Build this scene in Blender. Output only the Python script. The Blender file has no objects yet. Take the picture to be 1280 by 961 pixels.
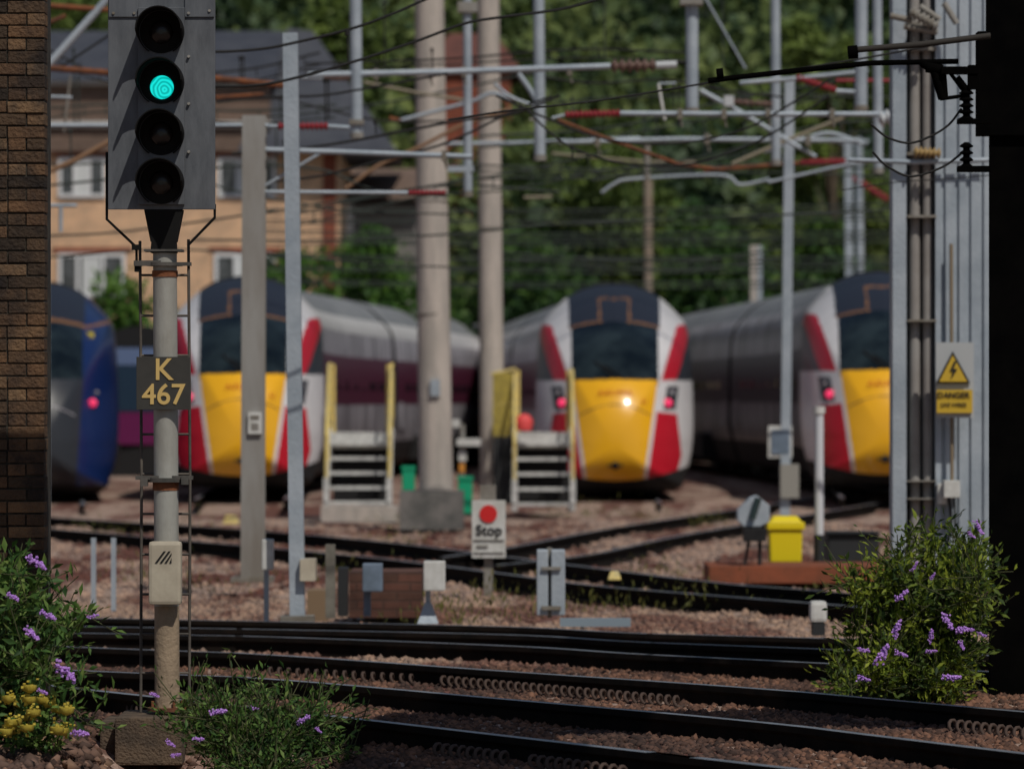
import bpy, bmesh, math, random
import numpy as np
from mathutils import Vector, Matrix, noise
random.seed(7); RNG = np.random.default_rng(7)
R = math.radians
SC = bpy.context.scene; COL = SC.collection

# ------------------------------------------------------------------ camera, light, exposure
F = 6000.0; HZ = 500.0; EYE = 1.74            # long lens: focal length in photo pixels, horizon row, eye height over the rails
cam = bpy.data.cameras.new('camera'); camo = bpy.data.objects.new('camera', cam); COL.objects.link(camo)
camo.location = (0, 0, EYE); camo.rotation_euler = (R(90), 0, 0)
cam.sensor_width = 36; cam.lens = 36*F/1280; 
cam.shift_y = (HZ-480.5)/1280
cam.clip_start = 1; cam.clip_end = 3000
cam.dof.use_dof = True; cam.dof.focus_distance = 27.0; cam.dof.aperture_fstop = 3.0
SC.camera = camo
LX, LY, LZ = -.135, .25, -.36                 # light travels this way (read off the hood shadows)
sunv = Vector((-LX, -LY, -LZ)).normalized()
w = bpy.data.worlds.new('World'); SC.world = w; w.use_nodes = True
nt = w.node_tree; nt.nodes.clear()
sk = nt.nodes.new('ShaderNodeTexSky'); sk.sky_type = 'NISHITA'; sk.sun_disc = False
sk.sun_elevation = math.asin(sunv.z); sk.sun_rotation = math.atan2(sunv.x, sunv.y)
bg = nt.nodes.new('ShaderNodeBackground'); bg.inputs[1].default_value = .075
wo = nt.nodes.new('ShaderNodeOutputWorld'); nt.links.new(sk.outputs[0], bg.inputs[0]); nt.links.new(bg.outputs[0], wo.inputs[0])
sun = bpy.data.lights.new('sun', 'SUN'); sun.energy = 4.4; sun.angle = R(.5); sun.color = (1, .94, .85)
suno = bpy.data.objects.new('sun', sun); COL.objects.link(suno)
suno.rotation_euler = sunv.to_track_quat('Z', 'Y').to_euler()
SC.view_settings.view_transform = 'Standard'; SC.view_settings.look = 'None'
SC.view_settings.exposure = -0.78; SC.view_settings.gamma = 1

# ------------------------------------------------------------------ helpers
def P(x, y, d): return Vector(((x-640)/F*d, d, EYE-(y-HZ)/F*d))
def G(x, y, z=0.0):
    d = F*(EYE-z)/(y-HZ); return Vector(((x-640)/F*d, d, z))
MATS = {}
def mat(name, col, rough=.6, metal=0, col2=None, scale=4, bump=0, bscale=40, emit=None, spec=.4, thr=(.4, .6), stretch=(1, 1, 1), coat=0):
    if name in MATS: return MATS[name]
    m = bpy.data.materials.new(name); m.use_nodes = True; n = m.node_tree; b = n.nodes['Principled BSDF']
    b.inputs['Base Color'].default_value = (*col, 1); b.inputs['Roughness'].default_value = rough; b.inputs['Metallic'].default_value = metal
    b.inputs['Specular IOR Level'].default_value = spec
    b.inputs['Coat Weight'].default_value = coat; b.inputs['Coat Roughness'].default_value = .08
    tc = n.nodes.new('ShaderNodeTexCoord'); mp = n.nodes.new('ShaderNodeMapping'); mp.inputs['Scale'].default_value = stretch
    n.links.new(tc.outputs['Object'], mp.inputs[0])
    if col2 is not None:
        t = n.nodes.new('ShaderNodeTexNoise'); t.inputs['Scale'].default_value = scale; t.inputs['Detail'].default_value = 6; t.inputs['Roughness'].default_value = .65
        n.links.new(mp.outputs[0], t.inputs[0])
        r = n.nodes.new('ShaderNodeValToRGB'); r.color_ramp.elements[0].position = thr[0]; r.color_ramp.elements[1].position = thr[1]
        r.color_ramp.elements[0].color = (*col, 1); r.color_ramp.elements[1].color = (*col2, 1)
        n.links.new(t.outputs[0], r.inputs[0]); n.links.new(r.outputs[0], b.inputs['Base Color'])
    if bump:
        t2 = n.nodes.new('ShaderNodeTexNoise'); t2.inputs['Scale'].default_value = bscale; t2.inputs['Detail'].default_value = 5
        n.links.new(mp.outputs[0], t2.inputs[0])
        bp = n.nodes.new('ShaderNodeBump'); bp.inputs['Strength'].default_value = bump; bp.inputs['Distance'].default_value = .02
        n.links.new(t2.outputs[0], bp.inputs['Height']); n.links.new(bp.outputs[0], b.inputs['Normal'])
    if emit:
        b.inputs['Emission Color'].default_value = (*emit[0], 1); b.inputs['Emission Strength'].default_value = emit[1]
    MATS[name] = m; return m

def tag(o, label=None, cat=None, group=None, kind=None):
    if label: o['label'] = label
    if cat: o['category'] = cat
    if group: o['group'] = group
    if kind: o['kind'] = kind
    return o
def empty(name, loc, label, cat, group=None):
    o = bpy.data.objects.new(name, None); COL.objects.link(o); o.location = loc; o.empty_display_size = .2
    return tag(o, label, cat, group)
def wloc(o):
    v = Vector((0, 0, 0))
    while o is not None: v += Vector(o.location); o = o.parent
    return v
def link(name, me, mats, parent=None, loc=None):
    o = bpy.data.objects.new(name, me); COL.objects.link(o)
    for m in (mats if isinstance(mats, (list, tuple)) else [mats]): me.materials.append(m)
    if parent is not None: o.parent = parent
    off = wloc(parent) if parent is not None else (Vector(loc) if loc is not None else Vector((0, 0, 0)))
    if off.length: me.transform(Matrix.Translation(-off))
    if parent is None and loc is not None: o.location = loc
    return o
class MB:
    def __init__(s): s.bm = bmesh.new(); s.mi = 0
    def _add(s, vs, fs, smooth=False):
        v = [s.bm.verts.new(p) for p in vs]
        for f in fs:
            try:
                k = s.bm.faces.new([v[i] for i in f]); k.material_index = s.mi; k.smooth = smooth
            except ValueError: pass
        return s
    def box(s, c, size, rot=None, taper=1.0):
        c = Vector(c); hx, hy, hz = [a/2 for a in size]; vs = []
        for z in (-1, 1):
            t = taper if z > 0 else 1
            for x, y in ((-1, -1), (1, -1), (1, 1), (-1, 1)):
                v = Vector((x*hx*t, y*hy*t, z*hz))
                if rot is not None: v = rot @ v
                vs.append(c+v)
        return s._add(vs, [(3, 2, 1, 0), (4, 5, 6, 7), (0, 1, 5, 4), (1, 2, 6, 5), (2, 3, 7, 6), (3, 0, 4, 7)])
    def span(s, a, b):
        a = Vector(a); b = Vector(b); return s.box((a+b)/2, [abs(b[i]-a[i]) for i in range(3)])
    def tube(s, pts, r, n=8, r1=None, caps=True):
        pts = [Vector(p) for p in pts]; rings = []; up = None
        for i, p in enumerate(pts):
            t = (pts[min(i+1, len(pts)-1)]-pts[max(i-1, 0)]).normalized()
            if up is None: up = Vector((0, 0, 1)) if abs(t.z) < .9 else Vector((0, 1, 0))
            a = t.cross(up).normalized(); b2 = a.cross(t).normalized(); up = b2
            rr = r if r1 is None else r+(r1-r)*i/(len(pts)-1)
            rings.append([s.bm.verts.new(p+rr*(math.cos(2*math.pi*k/n)*a+math.sin(2*math.pi*k/n)*b2)) for k in range(n)])
        for i in range(len(rings)-1):
            for k in range(n):
                f = s.bm.faces.new((rings[i][k], rings[i][(k+1) % n], rings[i+1][(k+1) % n], rings[i+1][k])); f.smooth = True; f.material_index = s.mi
        if caps:
            for rg in (rings[0][::-1], rings[-1]):
                f = s.bm.faces.new(rg); f.material_index = s.mi
                for e in f.edges: e.smooth = False
        return s
    def lathe(s, p0, axis, prof, n=20, caps=True):      # prof: (distance along the axis, radius)
        axis = Vector(axis).normalized(); up = Vector((0, 0, 1)) if abs(axis.z) < .9 else Vector((0, 1, 0))
        a = axis.cross(up).normalized(); b2 = a.cross(axis); rings = []
        for t, r in prof:
            rings.append([s.bm.verts.new(Vector(p0)+axis*t+r*(math.cos(2*math.pi*k/n)*a+math.sin(2*math.pi*k/n)*b2)) for k in range(n)])
        for i in range(len(rings)-1):
            for k in range(n):
                f = s.bm.faces.new((rings[i][k], rings[i][(k+1) % n], rings[i+1][(k+1) % n], rings[i+1][k])); f.smooth = True; f.material_index = s.mi
        if caps:
            for rg in (rings[0][::-1], rings[-1]):
                f = s.bm.faces.new(rg); f.material_index = s.mi
                for e in f.edges: e.smooth = False
        return s
    def prism(s, poly, y0, y1):                        # polygon in x,z pushed along y
        n = len(poly); vs = [(x, y0, z) for x, z in poly]+[(x, y1, z) for x, z in poly]
        return s._add(vs, [tuple(range(n)), tuple(range(2*n-1, n-1, -1))]+[(i, i+n, (i+1) % n+n, (i+1) % n) for i in range(n)])
    def build(s, name, mats, parent=None, loc=None, bevel=0):
        bmesh.ops.recalc_face_normals(s.bm, faces=s.bm.faces)
        if bevel:
            es = [e for e in s.bm.edges if len(e.link_faces) == 2 and e.calc_face_angle(0) > .6]
            bmesh.ops.bevel(s.bm, geom=es, offset=bevel, segments=2, affect='EDGES', profile=.6)
        me = bpy.data.meshes.new(name); s.bm.to_mesh(me); s.bm.free()
        return link(name, me, mats, parent, loc)
def catmull(pts, k=6):
    pts = [Vector(p) for p in pts]; out = []
    e = [pts[0]*2-pts[1]]+pts+[pts[-1]*2-pts[-2]]
    for i in range(1, len(e)-2):
        for j in range(k):
            t = j/k; a, b, c, d = e[i-1:i+3]
            out.append(.5*((2*b)+(c-a)*t+(2*a-5*b+4*c-d)*t*t+(3*b-a-3*c+d)*t**3))
    out.append(pts[-1]); return out
def insulator(m, p0, p1, r, n=9):
    p0 = Vector(p0); ax = Vector(p1)-p0; L = ax.length; prof = [(0, r*.4)]
    for i in range(n):
        a = L*(i+.15)/n; b = L*(i+.5)/n; c = L*(i+.85)/n
        prof += [(a, r*.5), (b, r), (b+.2*L/n, r), (c, r*.5)]
    prof.append((L, r*.4)); m.lathe(p0, ax, prof, 14)
def text_mesh(s, size, loc, name, material, parent, depth=.004, bold=0.0, align='CENTER', squeeze=1.0):
    cu = bpy.data.curves.new(name, 'FONT'); cu.body = s; cu.size = size; cu.extrude = depth; cu.offset = bold; cu.align_x = align; cu.align_y = 'CENTER'
    to = bpy.data.objects.new('tmp', cu); COL.objects.link(to)
    dg = bpy.context.evaluated_depsgraph_get(); me = bpy.data.meshes.new_from_object(to.evaluated_get(dg))
    bpy.data.objects.remove(to); me.name = name
    me.transform(Matrix.Translation(Vector(loc)) @ Matrix.Rotation(R(90), 4, 'X') @ Matrix.Diagonal((squeeze, 1, 1, 1)))
    return link(name, me, material, parent)

# ------------------------------------------------------------------ materials
galv = mat('galvanised', (.42, .47, .52), .55, .25, (.30, .35, .40), 1.3, .2, 30)
galv_d = mat('weathered_steel', (.27, .26, .24), .7, .1, (.17, .15, .12), 2, .3, 30)
conc = mat('concrete', (.52, .46, .41), .9, 0, (.38, .345, .31), 1.6, .5, 25, stretch=(3, 3, .5))
conc_d = mat('dark_concrete', (.16, .12, .085), .95, 0, (.08, .06, .045), 6, .8, 40)
plinthm = mat('plinth_stone', (.14, .098, .065), .95, 0, (.07, .052, .038), 5, .8, 60)
rusty = mat('rusty_steel', (.22, .075, .028), .85, 0, (.11, .045, .025), 5, .4, 40)
black = mat('black_paint', (.008, .008, .009), .5, 0, (.014, .014, .015), 8)
nearblack = mat('near_black_steel', (.0015, .0015, .0016), .95, 0, (.003, .0028, .0026), 3, spec=.02)  # even near-black base with almost no gloss
cable = mat('cable_black', (.010, .010, .010), .7)
wirem = mat('copper_wire', (.035, .045, .04), .6, .3)
redins = mat('red_insulator', (.24, .02, .028), .5)
brownins = mat('brown_insulator', (.10, .055, .045), .3, 0, (.16, .10, .08), 9)
ceramic = mat('grey_insulator', (.5, .52, .54), .35)
whitep = mat('white_enamel', (.62, .62, .60), .5, 0, (.50, .50, .47), 7)
cream = mat('cream_plastic', (.50, .45, .35), .5, 0, (.40, .35, .27), 4)
greybox = mat('blue_grey_box', (.16, .21, .28), .6, 0, (.12, .16, .21), 6)
yellowp = mat('yellow_paint', (.78, .60, .18), .6, 0, (.58, .48, .22), 12)
binyel = mat('yellow_plastic', (.78, .62, .01), .45)
greenp = mat('green_plastic', (.01, .36, .18), .5)
darkpl = mat('dark_plastic', (.02, .022, .024), .6)
lineyel = mat('sign_yellow', (.55, .36, .03), .6)
redp = mat('red_reflect', (.60, .02, .02), .5)
blackink = mat('black_ink', (.01, .01, .01), .7)
gold = mat('gold_paint', (.60, .42, .15), .5)

# ------------------------------------------------------------------ ground
def tz(x, y):
    n1 = noise.noise(Vector((x*.35, y*.18, 0))); n2 = noise.noise(Vector((x*1.7, y*.9, 3)))
    if y < 37:
        dip = max(0, min(1, (x+2.35)/.2))*max(0, min(1, (-.75-x)/.5))*max(0, min(1, (26.9-y)/.4))
        return -.125-.2*dip+.015*n2
    k = min(1, (y-37)/4); far = 1 if y < 75 else max(0, 1-(y-75)/5)
    return -.125-.045*k+k*far*(.05*n1+.05*n2)
xs = np.unique(np.concatenate([np.linspace(-900, -14, 12), np.linspace(-14, 14, 180), np.linspace(14, 900, 12)]))
ys = np.unique(np.concatenate([np.linspace(-30, 18, 6), np.linspace(18, 80, 320), np.linspace(80, 140, 20), np.linspace(140, 1500, 14)]))
V = [(float(x), float(y), tz(float(x), float(y)) if abs(x) < 14.1 and 17 < y < 81 else (-.17 if y < 81 or y > 200 else -.04)) for y in ys for x in xs]
nx = len(xs); Fc = [(j*nx+i, j*nx+i+1, (j+1)*nx+i+1, (j+1)*nx+i) for j in range(len(ys)-1) for i in range(nx-1)]
me = bpy.data.meshes.new('ground'); me.from_pydata(V, [], Fc); me.polygons.foreach_set('use_smooth', [True]*len(Fc))
gm = mat('ballast', (.42, .31, .245), .95, 0, (.16, .07, .052), 1.1, 1, 60, thr=(.47, .55), stretch=(1, .2, 1))
n = gm.node_tree; tc = n.nodes.new('ShaderNodeTexCoord')
vo = n.nodes.new('ShaderNodeTexVoronoi'); vo.inputs['Scale'].default_value = 18; n.links.new(tc.outputs['Object'], vo.inputs[0])
mx = n.nodes.new('ShaderNodeMix'); mx.data_type = 'RGBA'; mx.blend_type = 'MULTIPLY'; mx.inputs[0].default_value = .75
bs = n.nodes['Principled BSDF']; src = bs.inputs['Base Color'].links[0].from_socket
rp = n.nodes.new('ShaderNodeValToRGB'); rp.color_ramp.elements[0].color = (.35, .33, .33, 1); rp.color_ramp.elements[1].color = (1.25, 1.2, 1.2, 1)
sp = n.nodes.new('ShaderNodeSeparateColor'); n.links.new(vo.outputs['Color'], sp.inputs[0]); n.links.new(sp.outputs[0], rp.inputs[0])
n.links.new(src, mx.inputs[6]); n.links.new(rp.outputs[0], mx.inputs[7]); n.links.new(mx.outputs[2], bs.inputs['Base Color'])
go = link('ground', me, gm); tag(go, 'pinkish brown railway ballast ground with dark red patches', kind='structure')

# loose stones, one scattered mesh per zone
def stones(name, n_, y0, y1, smin, smax, material, label, xk=.115, zoff=0, dens=1.0):
    u = RNG.random(n_); Y = y0+(y1-y0)*u; X = (RNG.random(n_)*2-1)*Y*xk
    if name == 'rubble': X = -2.2-.55*RNG.random(n_)
    base = np.array([[0, 0, 1], [.9, 0, .1], [0, .9, 0], [-.9, .1, .1], [.1, -.9, -.05], [0, 0, -1], [.6, .6, .5], [-.6, -.55, .5]])
    faces = [(0, 1, 6), (0, 6, 2), (6, 1, 2), (0, 2, 3), (0, 3, 7), (0, 7, 4), (7, 3, 4), (0, 4, 1), (5, 2, 1), (5, 3, 2), (5, 4, 3), (5, 1, 4)]
    nb = len(base); S = smin+(smax-smin)*RNG.random((n_, 1, 1))
    J = base[None]+RNG.normal(0, .16, (n_, nb, 3)); ang = RNG.random(n_)*6.28; c, s = np.cos(ang), np.sin(ang)
    x = J[:, :, 0]*c[:, None]-J[:, :, 1]*s[:, None]; y = J[:, :, 0]*s[:, None]+J[:, :, 1]*c[:, None]
    J = np.stack([x, y, J[:, :, 2]*.75], 2)*S
    Z = np.array([tz(a, b) for a, b in zip(X, Y)])+zoff
    J += np.stack([X, Y, Z], 1)[:, None]
    vs = J.reshape(-1, 3); fa = (np.array(faces)[None]+np.arange(n_)[:, None, None]*nb).reshape(-1, 3)
    me = bpy.data.meshes.new(name); me.vertices.add(len(vs)); me.vertices.foreach_set('co', vs.ravel())
    me.loops.add(fa.size); me.loops.foreach_set('vertex_index', fa.ravel()); me.polygons.add(len(fa)); me.polygons.foreach_set('loop_start', np.arange(0, fa.size, 3))
    me.update(calc_edges=True); me.validate()
    return tag(link(name, me, material), label, kind='stuff')
def stonemat(name, c1, c2, lo=.35, hi=1.5):
    m = mat(name, c1, .95, 0, c2, 1.1, thr=(.47, .55), stretch=(1, .2, 1)); n = m.node_tree; b = n.nodes['Principled BSDF']
    g = n.nodes.new('ShaderNodeNewGeometry'); rr = n.nodes.new('ShaderNodeValToRGB'); rr.color_ramp.elements[0].color = (lo, lo, lo*1.08, 1); rr.color_ramp.elements[1].color = (hi, hi*.92, hi*.86, 1)
    mm = n.nodes.new('ShaderNodeMix'); mm.data_type = 'RGBA'; mm.blend_type = 'MULTIPLY'; mm.inputs[0].default_value = 1
    s0 = b.inputs['Base Color'].links[0].from_socket; n.links.new(g.outputs['Random Per Island'], rr.inputs[0])
    n.links.new(s0, mm.inputs[6]); n.links.new(rr.outputs[0], mm.inputs[7]); n.links.new(mm.outputs[2], b.inputs['Base Color']); return m
stones('ballast_stones', 30000, 21.5, 33.5, .014, .034, stonemat('stone_near', (.15, .082, .055), (.075, .045, .035)), 'rust brown ballast stones between the nearest rails')  # brown stones, coloured darker still to deepen the foreground shadow
stones('ballast_stones', 16000, 33.5, 46, .018, .042, stonemat('stone_mid', (.34, .245, .185), (.18, .10, .075), .5, 1.3), 'pale pinkish ballast stones beyond the near tracks')
stones('ballast_stones', 12000, 46, 74, .025, .06, stonemat('stone_far', (.38, .275, .215), (.13, .055, .042), .6, 1.25), 'pinkish ballast stones of the far yard')
stones('rubble', 150, 23.6, 26.2, .02, .06, stonemat('rubble_stone', (.26, .17, .11), (.14, .09, .07)), 'rough brown rubble at the foot of the near bank', xk=.108, zoff=.01)

# ------------------------------------------------------------------ tracks
railside = mat('rail_side', (.007, .006, .0055), .9, 0, (.014, .010, .008), 7, spec=.1)
railtop = mat('rail_head', (.50, .54, .60), .34, .7, (.36, .38, .42), 3)
sleeperm = mat('sleeper', (.05, .035, .028), .95, 0, (.09, .06, .045), 5, .5)
PROF = [(-.035, 0), (.035, 0), (.037, -.035), (.01, -.055), (.01, -.13), (.07, -.148), (.07, -.16), (-.07, -.16), (-.07, -.148), (-.01, -.13), (-.01, -.055), (-.037, -.035)]
def railpath(pix, ext=14, ext0=None):
    pts = [G(x, y) for x, y in pix]
    a = pts[0]+(pts[0]-pts[1]).normalized()*(ext if ext0 is None else ext0); b = pts[-1]+(pts[-1]-pts[-2]).normalized()*ext
    return catmull([a]+pts+[b], 8)
def rail(pts, parent):
    m = MB(); rings = []
    for i, p in enumerate(pts):
        t = (pts[min(i+1, len(pts)-1)]-pts[max(i-1, 0)]); t.z = 0; t.normalize(); sd = Vector((t.y, -t.x, 0))
        rings.append([m.bm.verts.new(p+sd*a+Vector((0, 0, b))) for a, b in PROF])
    k = len(PROF)
    for i in range(len(rings)-1):
        for j in range(k):
            f = m.bm.faces.new((rings[i][j], rings[i][(j+1) % k], rings[i+1][(j+1) % k], rings[i+1][j])); f.material_index = 1 if j == 0 else 0
    m.bm.faces.new(rings[0]); m.bm.faces.new(rings[-1])
    return m.build('rail', [railside, railtop], parent)
def track(rails, label, sleepers=True, step=.68, ext0=None):
    paths = [railpath(r, 14, ext0) for r in rails]
    root = empty('railway_track', paths[0][len(paths[0])//2], label, 'railway track', 'railway tracks crossing the view')
    for p in paths: rail(p, root)
    if sleepers and len(paths) > 1:
        P0, P1 = paths[0], paths[1]; proto = None; acc = 0; wl = wloc(root); cnt = 0
        for i in range(1, len(P0)-1):
            acc += (P0[i]-P0[i-1]).length
            while acc > 0:
                acc -= step; a = P0[i]; dirv = (P0[i+1]-P0[i-1]).normalized(); pos = a-dirv*acc
                b = min(P1, key=lambda q: abs((q-pos).dot(dirv))); mid = (pos+b)/2; ax = (b-pos)
                if ax.length > 3 or not (20 < mid.y < 48) or abs(mid.x) > mid.y*.15 or cnt > 95: continue
                if proto is None:
                    mm = MB(); mm.box((0, 0, 0), (2.3, .26, .13)); proto = mm.build('sleeper', sleeperm); o = proto
                else: o = proto.copy(); COL.objects.link(o)
                o.parent = root; o.location = mid-wl+Vector((0, 0, -.205)); o.rotation_euler = (0, 0, math.atan2(ax.y, ax.x)); cnt += 1
    return root
rA = [(60, 856), (208, 872), (405, 893), (640, 920), (860, 945), (1000, 961)]
rB = [(60, 836), (320, 847), (640, 874), (960, 903), (1280, 941)]
rC = [(60, 807), (320, 817), (640, 839), (960, 861), (1280, 889)]
rD = [(60, 790), (320, 795), (640, 807), (800, 817), (1040, 829)]
rE = [(60, 782), (320, 786), (640, 793), (800, 802), (1060, 812)]
rF = [(60, 771), (320, 776), (640, 783), (800, 791), (1060, 798)]
track([rA, rB], 'nearest railway track with worn bright rail edge along the bottom', False)
track([rC, rD], 'second railway track from the front, behind the signal post', False)
track([rF, rE], 'third track, dark rails just in front of the small post boxes')
track([[(60, 646), (300, 661), (500, 679), (700, 704), (900, 728), (1060, 741)], [(60, 660), (300, 681), (480, 698), (640, 718), (760, 733), (1060, 757)]],
      'yard track passing behind the round red disc board', False)
track([[(560, 695), (640, 683), (780, 657), (950, 632)], [(630, 705), (740, 692), (850, 669), (990, 646)]], 'yard siding branching off towards the middle train', False, ext0=.3)
def coil(px0, px1, r, label, step=.085):
    a, b = G(*px0, -.09), G(*px1, -.09); L = (b-a).length; n_ = int(L/step); t = (b-a).normalized(); sd = Vector((-t.y, t.x, 0)); m = MB(); pts = []
    for i in range(n_*10): q = i/10*6.2832; pts.append(a+t*(i/10*step)+sd*(r*math.cos(q))+Vector((0, 0, r*math.sin(q))))
    m.tube(pts, .011, 5)
    tag(m.build('coiled_conduit', mat('coil_rust', (.07, .045, .035), .8), None, tuple(a)), label, 'coil', 'rusty coils lying along the rails')
coil((335, 840), (530, 850), .032, 'rusty coil along the second track, left of centre')
coil((552, 851), (862, 878), .032, 'long rusty coil along the middle of the second track')
coil((545, 937), (640, 949), .035, 'short rusty coil at the bottom centre of the photo')
coil((664, 952), (790, 968), .035, 'rusty coil cut by the bottom edge, right of the short one')
coil((1188, 907), (1300, 920), .035, 'rusty coil at the right edge in front of the black column')
coil((120, 877), (182, 889), .032, 'rusty coil beside the foot of the signal post')

# ------------------------------------------------------------------ trains
OUT = [(0, 3.92), (.42, 3.86), (.82, 3.67), (1.19, 3.31), (1.33, 3.07), (1.39, 2.55), (1.41, 1.8), (1.385, 1.0), (1.25, .42), (1.04, .16), (0, .14)]
def outl(n=48):
    pts = catmull([Vector((a, 0, b)) for a, b in OUT], 8); L = [0]
    for i in range(1, len(pts)): L.append(L[-1]+(pts[i]-pts[i-1]).length)
    res = []
    for k in range(n+1):
        t = L[-1]*k/n; i = max(j for j in range(len(L)) if L[j] <= t+1e-9); i = min(i, len(pts)-2)
        f = (t-L[i])/max(1e-6, L[i+1]-L[i]); q = pts[i].lerp(pts[i+1], min(1, f)); res.append((max(0, q.x), q.z))
    return res
HALF = outl(70); RING = [(x, z) for x, z in HALF]+[(-x, z) for x, z in HALF[-2:0:-1]]
tw = mat('train_white', (.68, .67, .68), .3, 0, (.62, .61, .62), 2, spec=.3); tr = mat('train_red', (.50, .010, .025), .4)
ty = mat('train_yellow', (.86, .44, .012), .28, coat=.5); tc_ = mat('train_cap', (.020, .024, .036), .45); tg = mat('train_glass', (.005, .009, .013), .16, 0, (.022, .034, .04), 1.1, spec=.25)
to_ = mat('train_orange_line', (.22, .105, .045), .5); tsil = mat('train_silver', (.56, .54, .58), .35, .1, (.20, .19, .21), 2.6, thr=(.40, .60), stretch=(1, 1, .15)); troof = mat('train_roof', (.25, .26, .27), .6, 0, (.17, .18, .19), 1.2)
tmar = mat('train_maroon', (.10, .02, .045), .35); tund = mat('train_underframe', (.010, .010, .011), .8); tdk = mat('train_grey', (.028, .032, .040), .4)
tblue = mat('train_blue', (.006, .021, .10), .35, coat=.3); tmag = mat('train_magenta', (.13, .012, .075), .4)
tlight = mat('marker_light', (.9, .05, .15), .3, emit=((1, .04, .16), .75)); twin = mat('coach_window', (.018, .018, .024), .12, spec=.6)
NM = [tw, tr, ty, tc_, tg, to_, tdk, tund, tblue]
def wtop(x): return 3.10-.20*x*x
def livery_lner(x, z, u):
    a = abs(x)
    if z < .34+.16*a*a: return 7
    ye = .50+(z-.4)*.145
    if z < 2.10-.02*a and a < ye: return 2
    if a < .755 and z < wtop(x) and z > 2.0: return 4
    if a < .79 and z > wtop(x)-.01:
        if .23 < a and z < wtop(x)+.03: return 5
        if .24 < a < .275 and z < 3.52 and z > wtop(x): return 5
        if a < .275 and 3.485 < z < 3.52: return 5
        return 3
    if z < 1.52-.1*(a-.9) and ye+.06 < a < 1.08+(1.5-z)*.11-max(0, .8-z)*.35: return 1
    if z > 2.08 and z < 3.04:
        t = (z-2.08)/.96; xi = .80+.29*t; xo = 1.05+.28*t**.8
        if xi < a < xo: return 1
        if a >= xo: return 6
    if 1.57 < z < 1.98 and .83+(z-1.57)*.2 < a < 1.05+(z-1.57)*.15: return 6
    return 0
def livery_blue(x, z, u):
    a = abs(x)
    if z < .28: return 7
    if a < .755 and 2.1 < z < wtop(x): return 4
    if a < .79 and z >= wtop(x)-.01: return 5 if z < wtop(x)+.05 else 3
    if a > .79 and abs(z-(2.98+.25*(a-.79))) < .025: return 5
    if z < 2.1 and a < .62+.07*z: return 6
    return 8
def nose(livery, root, T, numbers=True):
    cz = .95; rings = 130
    hp = outl(170); ring = [(x, z) for x, z in hp]+[(-x, z) for x, z in hp[-2:0:-1]]
    def Lf(x, z):
        up = max(0, (z-cz)/2.5); dn = max(0, (cz-z)/1.1)
        return 1.9+3.4*up**1.25-1.2*dn
    ax = np.array(ring); Ls = np.array([Lf(*q) for q in ring]); N = len(ring)
    rr = np.arange(0, rings+1)/rings
    rr = np.append(rr, 1.0); rings += 1; VX = ax[None, :, 0]*rr[:, None]; VZ = cz+(ax[None, :, 1]-cz)*rr[:, None]; VY = Ls[None]*(1-(1-rr[:, None]**2.3)**.62); VY[-1] = 5.47
    co = [tuple(T((VX[i, k], VY[i, k], VZ[i, k]))) for i in range(rings+1) for k in range(N)]
    fa = {0: [], 1: []}; mi = []
    for i in range(rings):
        for k in range(N):
            k2 = (k+1) % N; cx = (VX[i, k]+VX[i+1, k2])/2; cy = (VY[i, k]+VY[i+1, k2])/2; c3 = (VZ[i, k]+VZ[i+1, k2])/2; q = 1+cy/83
            L = livery(cx/q, 1.74+(c3-1.74)/q, 0); f = (i*N+k, i*N+k2, (i+1)*N+k2, (i+1)*N+k)
            if L == 4: fa[1].append(f)
            else: fa[0].append(f); mi.append(L)
    for key, nm, mt in ((0, 'nose', NM), (1, 'windscreen', tg)):
        me = bpy.data.meshes.new(nm); me.from_pydata(co, [], fa[key])
        if key == 0: me.polygons.foreach_set('material_index', mi)
        me.polygons.foreach_set('use_smooth', [True]*len(fa[key]))
        bb = bmesh.new(); bb.from_mesh(me); bmesh.ops.delete(bb, geom=[v for v in bb.verts if not v.link_faces], context='VERTS'); bmesh.ops.recalc_face_normals(bb, faces=bb.faces); bb.to_mesh(me); bb.free()
        ob = link(nm, me, mt, root)
        if key == 0: no = ob
    def dep(x, z):      # depth of the nose skin at a front-view point
        return float(VY.ravel()[np.argmin((VX.ravel()-x)**2+(VZ.ravel()-z)**2)])
    for s in (-1, 1):
        q = MB(); y = dep(s*.93, 1.70); q.lathe(T((s*.93, y-.10, 1.69)), (0, 1, 0), [(0, .03), (0, .075), (.05, .075)], 14); q.build('marker_light', tlight, root)
        q = MB(); y = dep(s*1.0, 1.88); q.lathe(T((s*1.0, y-.06, 1.87)), (0, 1, 0), [(0, .02), (0, .04), (.05, .04)], 14); q.build('headlight', tsil, root)
    q = MB(); y = dep(.1, 2.35); q.tube([T((-.05, dep(0, 2.15)-.05, 2.15)), T((-.35, dep(-.35, 2.42)-.05, 2.42))], .018, 6); q.tube([T((.1, dep(0, 2.15)-.05, 2.15)), T((-.2, dep(-.2, 2.36)-.05, 2.36))], .014, 6); q.build('wiper', tund, root)
    q = MB(); pts = []
    for k in range(21):
        x = -.62+1.24*k/20; z = 1.66-.55*(x*x)*.9; pts.append(T((x, dep(x, z)+.004, z)))
    q.tube(pts, .012, 5); q.build('nose_seam', tsil if livery is livery_blue else to_, root)
    return no, dep
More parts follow.
